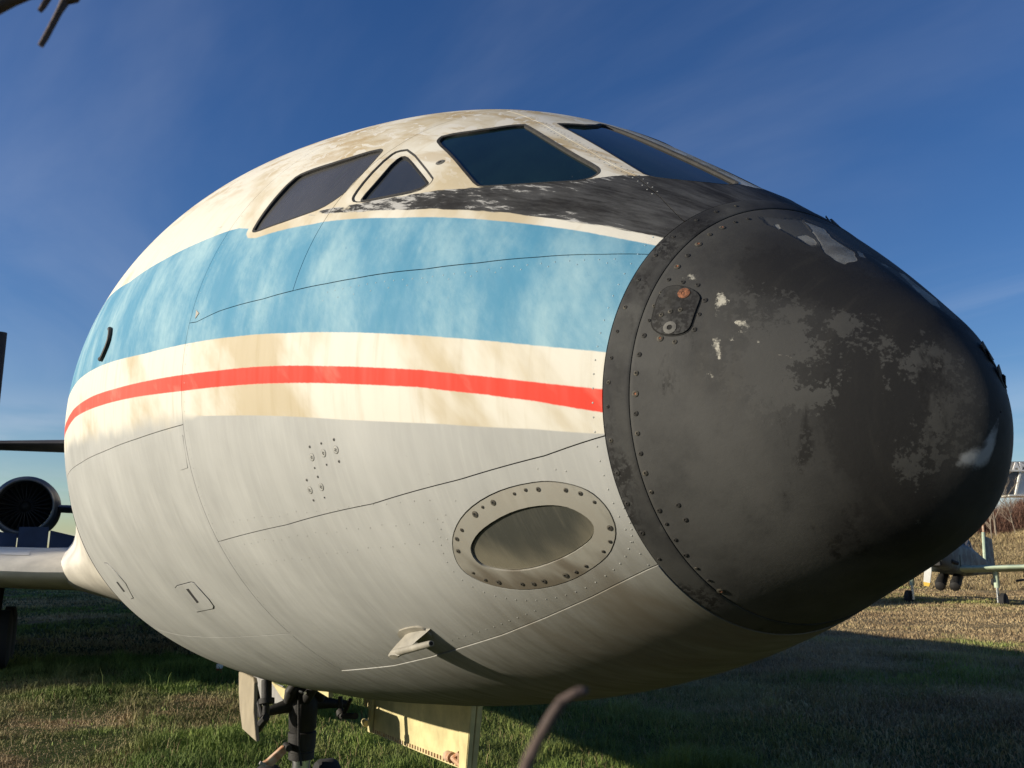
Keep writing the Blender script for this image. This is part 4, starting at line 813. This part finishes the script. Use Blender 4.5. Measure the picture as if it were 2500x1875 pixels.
gd = part('gear_door', prism(GDP, (0, .02, 0)), M['greydoor'], AIR, bevel=.003); gd['label'] = 'grey outer door hanging on the port side'
DA = [(-5.096,0.2,0.838),(-5.084,0.2,0.743),(-5.049,0.2,0.72)]
DB = [(-4.85,0.2,0.852),(-4.989,0.2,0.745)]
part('door_linkage', join(tube([DA[0], DA[1]], .016, 10), tube([DA[1], DA[2]], .03, 10), tube([DB[0], DB[1]], .013, 8), tube([DA[2], [(-4.714,0.2,0.773)][0]], .02, 8)), M['leg'], AIR, True)
for q in ([(716,1681),(748,1692)],):
    pass
WB = [(-5.447,-0.05,0.857),(-5.04,-0.05,0.883)]
part('bay_pipe', tube([WB[0], WB[1]], .009, 8), M['chrome'], AIR, True)
BX = [(-2.97, -.42), (-2.97, .42), (-5.72, .42), (-5.72, -.42)]
part('bay_wall', join(box((-4.35, .40, 1.30), (2.7, .02, .26)), box((-4.35, -.40, 1.30), (2.7, .02, .26)), box((-4.35, 0, 1.44), (2.7, .8, .02)), box((-3.0, 0, 1.32), (.02, .78, .22)), box((-5.68, 0, 1.30), (.02, .78, .24))), M['yellow'], AIR)

# ------------------------------------------------------------------ wings, fairing, engines, tail
def airfoil(c, t, n=26):
    u = (1-np.cos(np.linspace(0, math.pi, n)))/2; yt = 5*t*(.2969*np.sqrt(u)-.126*u-.3516*u**2+.2843*u**3-.1036*u**4)
    return np.r_[np.stack([u, yt*1.05], 1)[::-1], np.stack([u, -yt*.95], 1)[1:-1]]*c
for sg in (1, -1):
    secs = []
    for yy, c, t, z in (((1.0, 7.2, .094, 1.49), (2.0, 6.8, .094, 1.50), (6., 5.3, .10, 1.66), (17.1, 1.9, .10, 2.15)) if sg == 1 else ((1.0, 7.2, .094, 1.49), (2.0, 6.8, .094, 1.50), (3.6, 6.2, .096, 1.57))):  # port wing cut short so its shadow stays off the grass
        xl = -12.9-.45*(yy-1.45); A = airfoil(c, t); secs.append([(xl-a, -sg*yy, z+b) for a, b in A])
    wg = part('wing', loft(secs), M['wing'], AIR, True); wg['label'] = 'pale grey starboard wing' if sg == 1 else 'inner part of the port wing'
    if sg == 1:
        le = []
        for yy in np.linspace(2.15, 16, 20):
            xl = -12.9-.45*(yy-1.45); z = np.interp(yy, (2, 6, 17.1), (1.50, 1.66, 2.15)); c = np.interp(yy, (2, 6, 17.1), (6.8, 5.3, 1.9)); A = airfoil(c, np.interp(yy, (2, 6), (.094, .10))); i = [k for k in range(26) if .045 < A[k][0]/c < .16]
            A2 = [A[k] for k in i]; le.append([(xl-a, -yy, z+b+.006) for a, b in A2])
        part('slat_strip', ([p for s in le for p in s], grid_faces(len(le), len(le[0]))), M['wingle'], wg, True)
        for y0, y1, zz, xx, tl in ((1.60, 2.00, .20, -16.4, .10), (2.03, 2.50, .36, -16.6, 0.), (2.53, 2.9, .24, -16.9, .05), (2.93, 3.6, .30, -17.2, 0)):
            P_ = [(xx, -y0, 1.70), (xx-.1, -y1, 1.70), (xx-.25, -y1, 1.84+zz+tl), (xx-.15, -y0, 1.84+zz)]
            part('airbrake', prism(P_, (-.05, 0, 0)), M['brake'], wg, bevel=.006)
zz = np.r_[.96, 1.08, np.linspace(1.18, 1.95, 16), 2.05, 2.18, 2.32, 2.45]; yf = np.interp(zz, [.9, 1.0, 1.1, 1.2, 1.28, 1.36, 1.5, 1.62, 1.70, 1.78, 1.88, 2.0, 2.15, 2.35, 2.5], [.3, .82, 1.15, 1.5, 1.78, 1.98, 2.06, 2.0, 1.86, 1.72, 1.62, 1.575, 1.575, 1.588, 1.58])
for sg in (1, -1):
    V = []; xs = np.r_[np.linspace(-11.1, -14.7, 36), np.linspace(-15, -20, 8)]
    for x_ in xs:
        k = np.clip((-x_-11.1)/3.6, 0, 1); k = k*k*(3-2*k)
        hw = np.sqrt(np.maximum(R0**2-(zz-ZC)**2, .0009)); yy = hw*(1-k)+np.maximum(yf, hw+.004)*k+(.004*k-.012*(1-k))
        V += [(x_, -sg*a, b) for a, b in zip(yy, zz)]
    fr = part('wing_fairing', (V, grid_faces(len(xs), len(zz))), M['wing'], AIR, True)
    # seam strip where fairing meets the fuselage skin
for sg in (1, -1):
    c = Vector((-19.0, -sg*2.58, 2.66)); e = bpy.data.objects.new('engine_nacelle', None); COL.objects.link(e); e.parent = AIR; e.location = c
    prf_ = [(-.02, .550), (-.12, .585), (-.5, .615), (-1.2, .63), (-2.6, .60), (-3.9, .47), (-4.4, .36)]
    part('cowl', lathe(prf_, 48), M['nacelle'], e, True)
    part('intake_lip', lathe([(-.10, .495), (-.03, .497), (.005, .507), (.012, .52), (.0, .538), (-.03, .553)], 48), M['lip'], e, True)
    part('intake_duct', lathe([(-.09, .494), (-.5, .475), (-.52, .02)], 40), M['hole'], e, True)
    part('hub', tube([(-.3, 0, 0), (-.33, 0, 0), (-.42, 0, 0), (-.5, 0, 0)], [.02, .06, .10, .12], 20), M['hole'], e, True)
    vm = None
    for k in range(26):
        if vm is None:
            vo = part('guide_vane', prism([(-.36, -.008, .11), (-.46, .03, .11), (-.46, .035, .465), (-.36, -.012, .475)], (.004, .012, 0)), M['vane'], e); vm = vo.data
        else: vo = bpy.data.objects.new('guide_vane', vm); COL.objects.link(vo); vo.parent = e
        vo.rotation_euler = (2*math.pi*k/26, 0, 0)
    pa = [(-.25-u*3.0, sg*.45, b*1.0) for u, b in airfoil(1, .13, 14)]; pb_ = [(-.15-u*3.2, sg*1.15, b*1.0-.02) for u, b in airfoil(1, .15, 14)]
    part('pylon', loft([pa, pb_]), M['nacelle'], e, True)
fin = [[(-23.2-a, b, 3.6) for a, b in airfoil(7.6, .09, 16)], [(-26.6-a, b, 5.0) for a, b in airfoil(4.6, .10, 16)], [(-29.2-a, b, 8.2) for a, b in airfoil(2.6, .09, 16)]]
part('fin', loft(fin), M['tailp'], AIR, True)
for sg in (1, -1):
    secs = [[(-26.9-.45*yy-a, -sg*yy, 4.87+b) for a, b in airfoil(c, .115, 18)] for yy, c in ((.05, 3.4), (2.2, 2.75), (5.2, 1.6))]
    part('tailplane', loft(secs), M['tailp'], AIR, True)
for sg in (1, -1):
    e = bpy.data.objects.new('main_gear', None); COL.objects.link(e); e.parent = AIR
    part('strut', tube([(-16., -sg*2.7, 1.4), (-16., -sg*2.7, .35)], [.14, .10], 14), M['leg'], e, True)
    for dx in (-.5, .5):
        for dy in (-.22, .22):
            part('wheel', tube([(-16+dx, -sg*2.7+dy-.1, .42), (-16+dx, -sg*2.7+dy-.07, .42), (-16+dx, -sg*2.7+dy+.07, .42), (-16+dx, -sg*2.7+dy+.1, .42)], [.34, .45, .45, .34], 28), M['tyre'], e, True)

# ------------------------------------------------------------------ things around
def at(d, px): pass
# green propeller aircraft standing beyond the nose
def camo(name, c1, c2):
    n = NT(name); v = n.noise(n.coord(), 2.1, 5, .6); f = n.noise(n.coord(), 9, 6, .65)
    c = n.mix(n.smooth(v, .46, .54), c1, c2); n.set(Base_Color=n.mix(n.math('MULTIPLY', n.smooth(f, .5, .75), .35), c, (.10, .10, .08)), Roughness=.6); return n.m
M['camo'] = camo('camouflage_paint', (.125, .155, .145), (.06, .072, .075)); M['camolight'] = camo('pale_green_paint', (.42, .50, .36), (.34, .42, .31))  # first mix is camouflage darkened to carry the fuselage's shade
M['blade'] = simple('white_blade', (.72, .72, .66), .5, var=.08); M['tip'] = simple('yellow_tip', (.75, .50, .08), .5, var=.08)
M['canopy'] = simple('canopy_glass', (.22, .32, .45), .12, var=.2)
PLN = empty('propeller_aircraft', (0, 0, 0), 'pale green propeller aircraft parked on the grass beyond the nose cone', 'airplane')
ctr = Vector([(-20.4792,25.5968,0.0558)][0]); nd = Vector((.321, -.947, 0)).normalized(); ctr.z = float(gz(ctr.x, ctr.y))
ang = math.atan2(nd.y, nd.x); PLN.matrix_world = Matrix.Translation(ctr) @ Matrix.Rotation(ang, 4, 'Z')
PIT = rad(7.); KS = .80
def L(x, y, z):                                      # body axes: x forward, y left, pitched nose-up about the wheels
    k = min(max((z-.3)/.35, 0), 1); z = z+.45*k
    return (x*KS, y*KS, (z+math.sin(PIT)*x*k)*KS)
def fsec(x, wd, zb, zt, n=24, ex=4.5):
    o = []
    for k in range(n):
        a = 2*math.pi*k/n; c, s = math.cos(a), math.sin(a); o.append(L(x, wd*math.copysign(abs(c)**(2/ex), c), (zb+zt)/2+(zt-zb)/2*math.copysign(abs(s)**(2/ex), s)))
    return o
part('fuselage', loft([fsec(*q) for q in ((2.35, .40, 1.05, 1.75), (2.2, .50, .90, 1.92), (1.2, .56, .76, 2.02), (.3, .58, .74, 2.10), (-.9, .56, .80, 2.06), (-2.4, .40, 1.0, 1.86), (-4.3, .17, 1.22, 1.66), (-5.0, .08, 1.32, 1.58))]), M['camo'], PLN, True)
part('canopy', loft([fsec(*q) for q in ((1.1, .34, 1.9, 2.04), (.6, .42, 1.94, 2.55), (-.2, .42, 1.96, 2.72), (-.9, .36, 1.92, 2.55), (-2.1, .2, 1.78, 1.94))]), M['canopy'], PLN, True)
part('canopy_frame', join(*[tube([L(x_, .42*math.cos(a), 2.0+zt*math.sin(a)) for a in np.linspace(0, math.pi, 12)], .025, 6) for x_, zt in ((.6, .52), (-.2, .66), (-.9, .52))]), M['camo'], PLN, True)
for sg in (1, -1):
    s_ = [[L(.95-.02*yy-a, sg*yy, .93+.04*yy+b) for a, b in airfoil(c, .15, 18)] for yy, c in ((.3, 1.7), (5.2, 1.45), (5.35, 1.2))]
    wg = part('wing', loft(s_), M['camolight'], PLN, True)
    part('landing_leg', tube([L(.35, sg*1.72, .92), L(.35, sg*1.72, .48)], .085, 12), M['camolight'], PLN, True)
    part('oleo', tube([L(.35, sg*1.72, .5), L(.35, sg*1.72, .12)], .05, 10), M['chrome'], PLN, True)
    w_ = part('wheel', tube([L(.33, sg*1.92+a, .21) for a in (-.11, -.08, .08, .11)], [.2, .25, .25, .2], 22), M['tyre'], PLN, True)
    part('wheel_rim', tube([L(.33, sg*1.92-.12, .21), L(.33, sg*1.92+.12, .21)], .11, 14), M['leg'], w_, True)
    part('hanging_pod', tube([L(1.30, sg*.30+.10, .46), L(1.25, sg*.30+.09, .47), L(1.0, sg*.30+.04, .52), L(-.2, sg*.30-.22, .80), L(-.7, sg*.30-.30, .9)], [.08, .16, .18, .15, .05], 16), M['leg'], PLN, True)
    part('rocket_rail', join(*[tube([L(.5, sg*yy, .60), L(.42, sg*yy, .60), L(-.5, sg*yy, .66)], [.01, .04, .04], 6) for yy in (2.5, 2.85, 3.3)]), M['leg'], PLN, True)
    part('tail_plane', loft([[L(-4.0-.1*yy-a, sg*yy, 1.52+b) for a, b in airfoil(c, .1, 12)] for yy, c in ((.05, 1.0), (1.6, .75))]), M['camolight'], PLN, True)
fn = part('fin', loft([[L(-3.75-.12*(z-1.5)-a, b, z) for a, b in airfoil(c, .09, 14)] for z, c in ((1.5, 1.35), (2.9, 1.05))]), M['camo'], PLN, True)
part('fin_edge', tube([L(-3.74, 0, 1.6), L(-3.91, 0, 3.08)], .06, 8), M['camolight'], PLN, True)
part('aerial', tube([L(-3.95, 0, 2.95), L(-3.95, 0, 3.45)], .035, 6), M['rust'], PLN, True)
for sg in (1, -1):
    part('fuselage_panel', prism([L(.9, sg*.575, 1.0), L(-.3, sg*.575, 1.02), L(-.3, sg*.575, 1.55), L(.9, sg*.575, 1.5)], (0, sg*.012, 0)), M['camo'], PLN)
    part('exhaust_stub', tube([L(1.7, sg*.5, 1.15), L(1.45, sg*.66, 1.08)], [.07, .06], 10), M['leg'], PLN, True)
part('tail_wheel', tube([L(-4.6, -.05, .9), L(-4.6, .05, .9)], .13, 14), M['tyre'], PLN, True)
part('spinner', tube([L(2.85, 0, 1.40), L(2.75, 0, 1.40), L(2.5, 0, 1.40), L(2.35, 0, 1.40)], [.03, .14, .22, .24], 16), M['camolight'], PLN, True)
part('cowl_intake', box(L(2.25, 0, 1.02), (.3, .5, .16)), M['leg'], PLN)
for k in range(3):
    a = rad(190+120*k); di = Vector((0, math.sin(a), math.cos(a))); sd_ = Vector((.3, math.cos(a)*.95, -math.sin(a)*.95))
    H = Vector(L(2.55, 0, 1.40)); V = [H+di*r+sd_*w for r, w in ((.15, -.06), (.15, .06), (.6, .11), (.98, .10), (.98, -.10), (.6, -.11))]
    b_ = part('propeller_blade', prism(V, (.03, 0, 0)), M['blade'], PLN, bevel=.005)
    part('blade_tip', prism([H+di*r+sd_*w for r, w in ((.98, -.10), (.98, .10), (1.10, .08), (1.10, -.08))], (.03, 0, 0)), M['tip'], b_)

# pavilion of the museum, raised on a stem
M['bwhite'] = simple('white_cladding', (.85, .83, .74), .5, var=.06, scale=.4); M['bgrey'] = simple('grey_fascia', (.30, .30, .29), .6, var=.08); M['bglass'] = simple('dark_facade_glass', (.03, .033, .045), .12, var=.3)
M['letter'] = simple('white_letter', (.82, .80, .76), .5, var=.03)
BL = empty('museum_building', (0, 0, 0), 'white raised pavilion with dark glazing and lettered roof edge behind the nose tip', 'building')
def B(d, q): return None
FA = [(-48.9973,68.1216,9.0305),(-42.1293,82.5884,9.1465),(-42.1799,82.4817,8.3125),(-49.0286,68.0557,8.3183)]
fd = Vector((-CAM_R[1], CAM_R[0], 0)); fd = fd if fd.x*CAM_F[0]+fd.y*CAM_F[1] > 0 else -fd
fd.normalize()
def slab(px, name, mt, dep, parent=BL, lift=0.): return part(name, prism([Vector(p)-fd*lift for p in px], fd*dep), mt, parent)
slab(FA, 'roof_edge', M['bgrey'], 3)
slab([(-49.0288,68.0553,8.3148),(-42.1803,82.4808,8.3055),(-42.1894,82.4617,8.1565),(-49.0347,68.0428,8.1796)], 'ledge', M['bwhite'], 3.3, lift=.25)
wn = slab([(-48.9158,68.2933,8.1757),(-48.3355,69.5158,8.1738),(-48.5863,68.9874,6.2496),(-48.8973,68.3322,6.2506)], 'window', M['bglass'], 2)
slab([(-48.3325,69.5221,8.1737),(-48.261,69.6725,8.1735),(-48.5271,69.1122,6.2494),(-48.5863,68.9874,6.2496)], 'mullion', M['bwhite'], .4, lift=.15)
slab([(-48.2462,69.7039,8.1735),(-46.6538,73.0579,8.1681),(-46.7497,72.856,6.2434),(-48.5048,69.159,6.2493)], 'wall_panel', M['bwhite'], 2)
for k in range(4):
    x0 = 2602+k*70
    slab([(-46.6241,73.1206,8.168),(-45.9098,74.6252,8.1656),(-46.0091,74.4159,6.2409),(-46.7201,72.9184,6.2433)] if k == 0 else [tuple(Vector(p)+Vector((CAM_R[0], CAM_R[1], 0))*2.5*k) for p in [(-46.6241,73.1206,8.168),(-45.9098,74.6252,8.1656),(-46.0091,74.4159,6.2409),(-46.7201,72.9184,6.2433)]], 'window', M['bglass'], 2)
slab([(-48.8384,68.4564,6.2435),(-42.3036,82.2213,6.2765),(-42.3129,82.2015,6.1221),(-48.8,68.5374,6.1095)], 'floor_slab', M['bwhite'], 2.4, lift=.2)
ST_P = Vector([(-48.8082,84.842,3.2)][0]); slabz = Vector([(-48.8406,68.4519,6.1955)][0]).z
part('stem', tube([(ST_P.x, ST_P.y, -1), (ST_P.x, ST_P.y, slabz+.3)], [2.6, 2.2], 24), M['bgrey'], BL, True)
for ch, px in (('A', (2471.5, 1146)), ('M', (2488.5, 1146))):
    p = Vector({'A': [(-48.5574,69.0484,8.3687)][0], 'M': [(-48.3176,69.5533,8.3679)][0]}[ch]); p -= fd*.12
    cu = bpy.data.curves.new('letter', 'FONT'); cu.body = ch; cu.size = .84; cu.extrude = .05; cu.offset = .03; cu.materials.append(M['letter'])
    fo = bpy.data.objects.new('letter_curve', cu); COL.objects.link(fo); bpy.context.view_layer.update(); lm_ = bpy.data.meshes.new_from_object(fo.evaluated_get(bpy.context.evaluated_depsgraph_get())); bpy.data.objects.remove(fo); lo = bpy.data.objects.new('letter', lm_); COL.objects.link(lo); lo.parent = BL
    xr = Vector((CAM_R[0], CAM_R[1], 0)).normalized(); zr = Vector((0, 0, 1)); yr = xr.cross(zr)
    lo.matrix_world = Matrix(((xr.x, zr.x, yr.x, p.x), (xr.y, zr.y, yr.y, p.y), (xr.z, zr.z, yr.z, p.z), (0, 0, 0, 1)))

# dark post at the left edge
pp = [(-29.0983,-4.217,8.2622),(-28.8414,-3.6757,2.2967)]
part_ = part('dark_post', tube([(pp[0][0], pp[0][1], -.1), (pp[0][0], pp[0][1], pp[0][2])], .15, 14), M['pole'], None, True)
tag(part_, 'tall dark flat-topped post at the left edge', 'post')

# hedge and bare tree
def mat_twig(name, a, b):
    n = NT(name); n.set(Base_Color=n.mix(n.attr('tone'), a, b), Roughness=.85, Specular_IOR_Level=.1); return n.m
M['hedge'] = mat_twig('hedge_twigs', (.085, .045, .035), (.21, .12, .085)); M['bark'] = simple('pale_bark', (.26, .21, .155), .85, var=.3, scale=6)
k = 150000; a = np.radians(RNG.uniform(38, 66, k)); d = RNG.uniform(70, 82, k); x = CAM[0]-d*np.cos(a); y = CAM[1]+d*np.sin(a); z0 = gz(x, y)
top = np.interp(np.degrees(a), [38, 50, 52.6, 55, 60, 66], [1.6, 1.7, 2.0, 2.7, 3.0, 3.0])*(.55+.6*vn(x, y, .35, 11))
zb = z0+top*np.maximum(RNG.uniform(-.15, .9, k), 0); ln = RNG.uniform(.25, .9, k); b = RNG.uniform(0, 2*np.pi, k); til = RNG.uniform(.1, .7, k)
tipv = np.stack([np.cos(b)*til*ln, np.sin(b)*til*ln, ln], 1); p = np.stack([x, y, zb], 1); wv = np.stack([np.cos(b+1.57), np.sin(b+1.57), 0*b], 1)*RNG.uniform(.006, .016, k)[:, None]
V = np.stack([p-wv, p+wv, p+tipv], 1).reshape(-1, 3); hm = bpy.data.meshes.new('hedge'); hm.from_pydata(V.tolist(), [], (np.arange(3*k).reshape(-1, 3)).tolist()); hm.update(); add_attr(hm, 'tone', np.repeat(RNG.uniform(0, 1, k), 3))
tag(link('hedge', hm, None, (M['hedge'],)), 'leafless reddish brown hedge along the top of the bank', None, None, 'stuff')
def bare_tree(base, h, label, seed, r0, lean=(0, 0)):
    r = random.Random(seed); T = empty('bare_tree', base, label, 'tree', 'leafless trees by the hedge'); segs = []; tr = []
    def grow_(p, d, l, rd, lev):
        pts = [p]; q = p.copy(); dd = d.copy(); n = 5
        for i in range(n):
            dd = (dd+Vector((r.uniform(-1, 1), r.uniform(-1, 1), r.uniform(-.3, .6)))*.16).normalized(); q = q+dd*l/n; pts.append(q.copy())
        (tr if lev == 0 else segs).append(tube(pts, [rd*(1-.55*i/n) for i in range(n+1)], 6 if lev < 2 else 4))
        if lev < 4:
            for i in range(7 if lev == 0 else 4):
                k = r.uniform(.3, 1); j = min(int(k*n), n-1); s = pts[j].lerp(pts[j+1], k*n-j if k < 1 else 0)
                ax = Vector((r.uniform(-1, 1), r.uniform(-1, 1), r.uniform(.0, .8))).normalized()
                grow_(s, (dd*.75+ax*.8).normalized(), l*r.uniform(.45, .68), rd*.5, lev+1)
    grow_(Vector((0, 0, 0)), Vector((lean[0], lean[1], 1)).normalized(), h*.55, r0, 0)
    part('trunk', join(*tr), M['bark'], T, True); part('crown', join(*segs), M['bark'], T, True); return T
for px, hh, lab, sd_, r0 in ((2437, 6.2, 'tall leafless tree rising above the hedge', 3, .07), (2416, 4.2, 'low leafless sapling leaning in front of the hedge', 8, .05), (2475, 3.6, 'small leafless shrub at the right edge of the hedge', 12, .04)):
    q = {2437: [(-39.293,53.5871,1.6271)], 2416: [(-38.0968,51.4434,1.6337)], 2475: [(-38.097,53.7747,1.7604)]}[px][0]
    bare_tree((q[0], q[1], float(gz(q[0], q[1]))-.05), hh, lab, sd_, r0)

# small things
mk = [(-13.547,0.5597,0.0575)][0]
mt_ = empty('marker_peg', (mk[0], mk[1], float(gz(mk[0], mk[1]))), 'small red and white marker peg in the grass behind the nose', 'marker')
part('peg', tube([(0, 0, -.02), (0, 0, .07)], .05, 12), simple('red_paint', (.6, .04, .04), .5), mt_, True); part('cap', tube([(0, 0, .071), (0, 0, .13), (0, 0, .14)], [.05, .05, .03], 12), M['letter'], mt_, True)
M['twig'] = simple('brown_stem', (.115, .078, .062), .8, var=.3, scale=60, bump=.2)
def tw(d, name): return d
TS = [(0.8364,-1.3209,1.7782),(0.8361,-1.3215,1.7784),(0.8357,-1.3225,1.7783),(0.8351,-1.3238,1.7778),(0.834,-1.326,1.7763),(0.833,-1.3282,1.773),(0.8319,-1.3304,1.769),(0.831,-1.3323,1.7649),(0.8301,-1.3342,1.7603),(0.8292,-1.3362,1.7551),(0.8284,-1.3377,1.7479)]
TS = [Vector(p) for p in TS]; last = TS[-1]; TS += [last+Vector((-.01, 0, -.25)), last+Vector((-.05, .02, -.7)), Vector((last.x-.02, last.y+.03, -.05))]
o_ = part('bent_stem', tube(TS, [.0006, .0009, .0012, .00105, .00125, .0013, .00122, .00145, .00128, .00135, .0014, .00135, .00135, .00135], 10), M['twig'], None, True); tag(o_, 'blurred brown plant stem bending over close to the camera', 'stem')
TW = empty('hanging_twig', (0, 0, 0), 'dark blurred bare twigs hanging into the top left corner', 'twig')
def twig(px, r, name): return part(name, tube([Vector(p) for p in px], r, 10), M['twig'], TW, True)
twig([(0.5103,-1.495,2.0822),(0.515,-1.485,2.0895),(0.518,-1.4786,2.0933),(0.5216,-1.4711,2.0967),(0.528,-1.4576,2.0986),(0.5343,-1.4442,2.1024)], [.0042, .004, .0036, .0032, .003, .0028], 'branch')
twig([(0.5245,-1.4649,2.0864),(0.5252,-1.4634,2.0895),(0.5262,-1.4615,2.0938),(0.5269,-1.4599,2.0981)], [.0013, .0016, .0017, .0016], 'side_twig')
twig([(0.5255,-1.4628,2.0664),(0.5265,-1.4607,2.0716),(0.5277,-1.4582,2.0786),(0.529,-1.4556,2.0862),(0.5301,-1.4532,2.0923),(0.5309,-1.4514,2.0995)], [.0015, .0017, .0017, .0018, .0024, .0022], 'side_twig')
twig([(0.5292,-1.4552,2.0928),(0.5305,-1.4523,2.0933),(0.5324,-1.4484,2.0938),(0.5336,-1.4457,2.0966)], [.001, .0028, .0024, .001], 'bud')

# unseen building added to starboard to throw shade over the tail
M['shed'] = simple('ribbed_shed_cladding', (.34, .35, .33), .7, var=.12, scale=.6); M['shedroof'] = simple('shed_roof', (.18, .17, .16), .8, var=.15, scale=.5)
HG = empty('shed', (-28.5, -31., 0), 'large grey metal shed standing off the starboard wing', 'shed')
part('wall', join(box((-27, 0, 5.6), (54, .3, 11.6)), box((0, -15, 5.6), (.3, 30, 11.6)), box((-54, -15, 5.6), (.3, 30, 11.6)), box((-27, -30, 5.6), (54, .3, 11.6))), M['shed'], HG)
part('roof', ([(1, 1, 11.4), (-55, 1, 11.4), (-55, -15, 15.5), (1, -15, 15.5), (1, -31, 11.4), (-55, -31, 11.4), (1, 1, 11.1), (-55, 1, 11.1), (1, -31, 11.1), (-55, -31, 11.1)], [(0, 1, 2, 3), (3, 2, 5, 4), (0, 3, 4, 8, 6), (1, 7, 9, 5, 2), (0, 6, 7, 1), (4, 5, 9, 8)]), M['shedroof'], HG)
for k_ in range(4): part('door', box((-9-12*k_, .25, 4.2), (9, .12, 8.4)), M['shedroof'], HG)
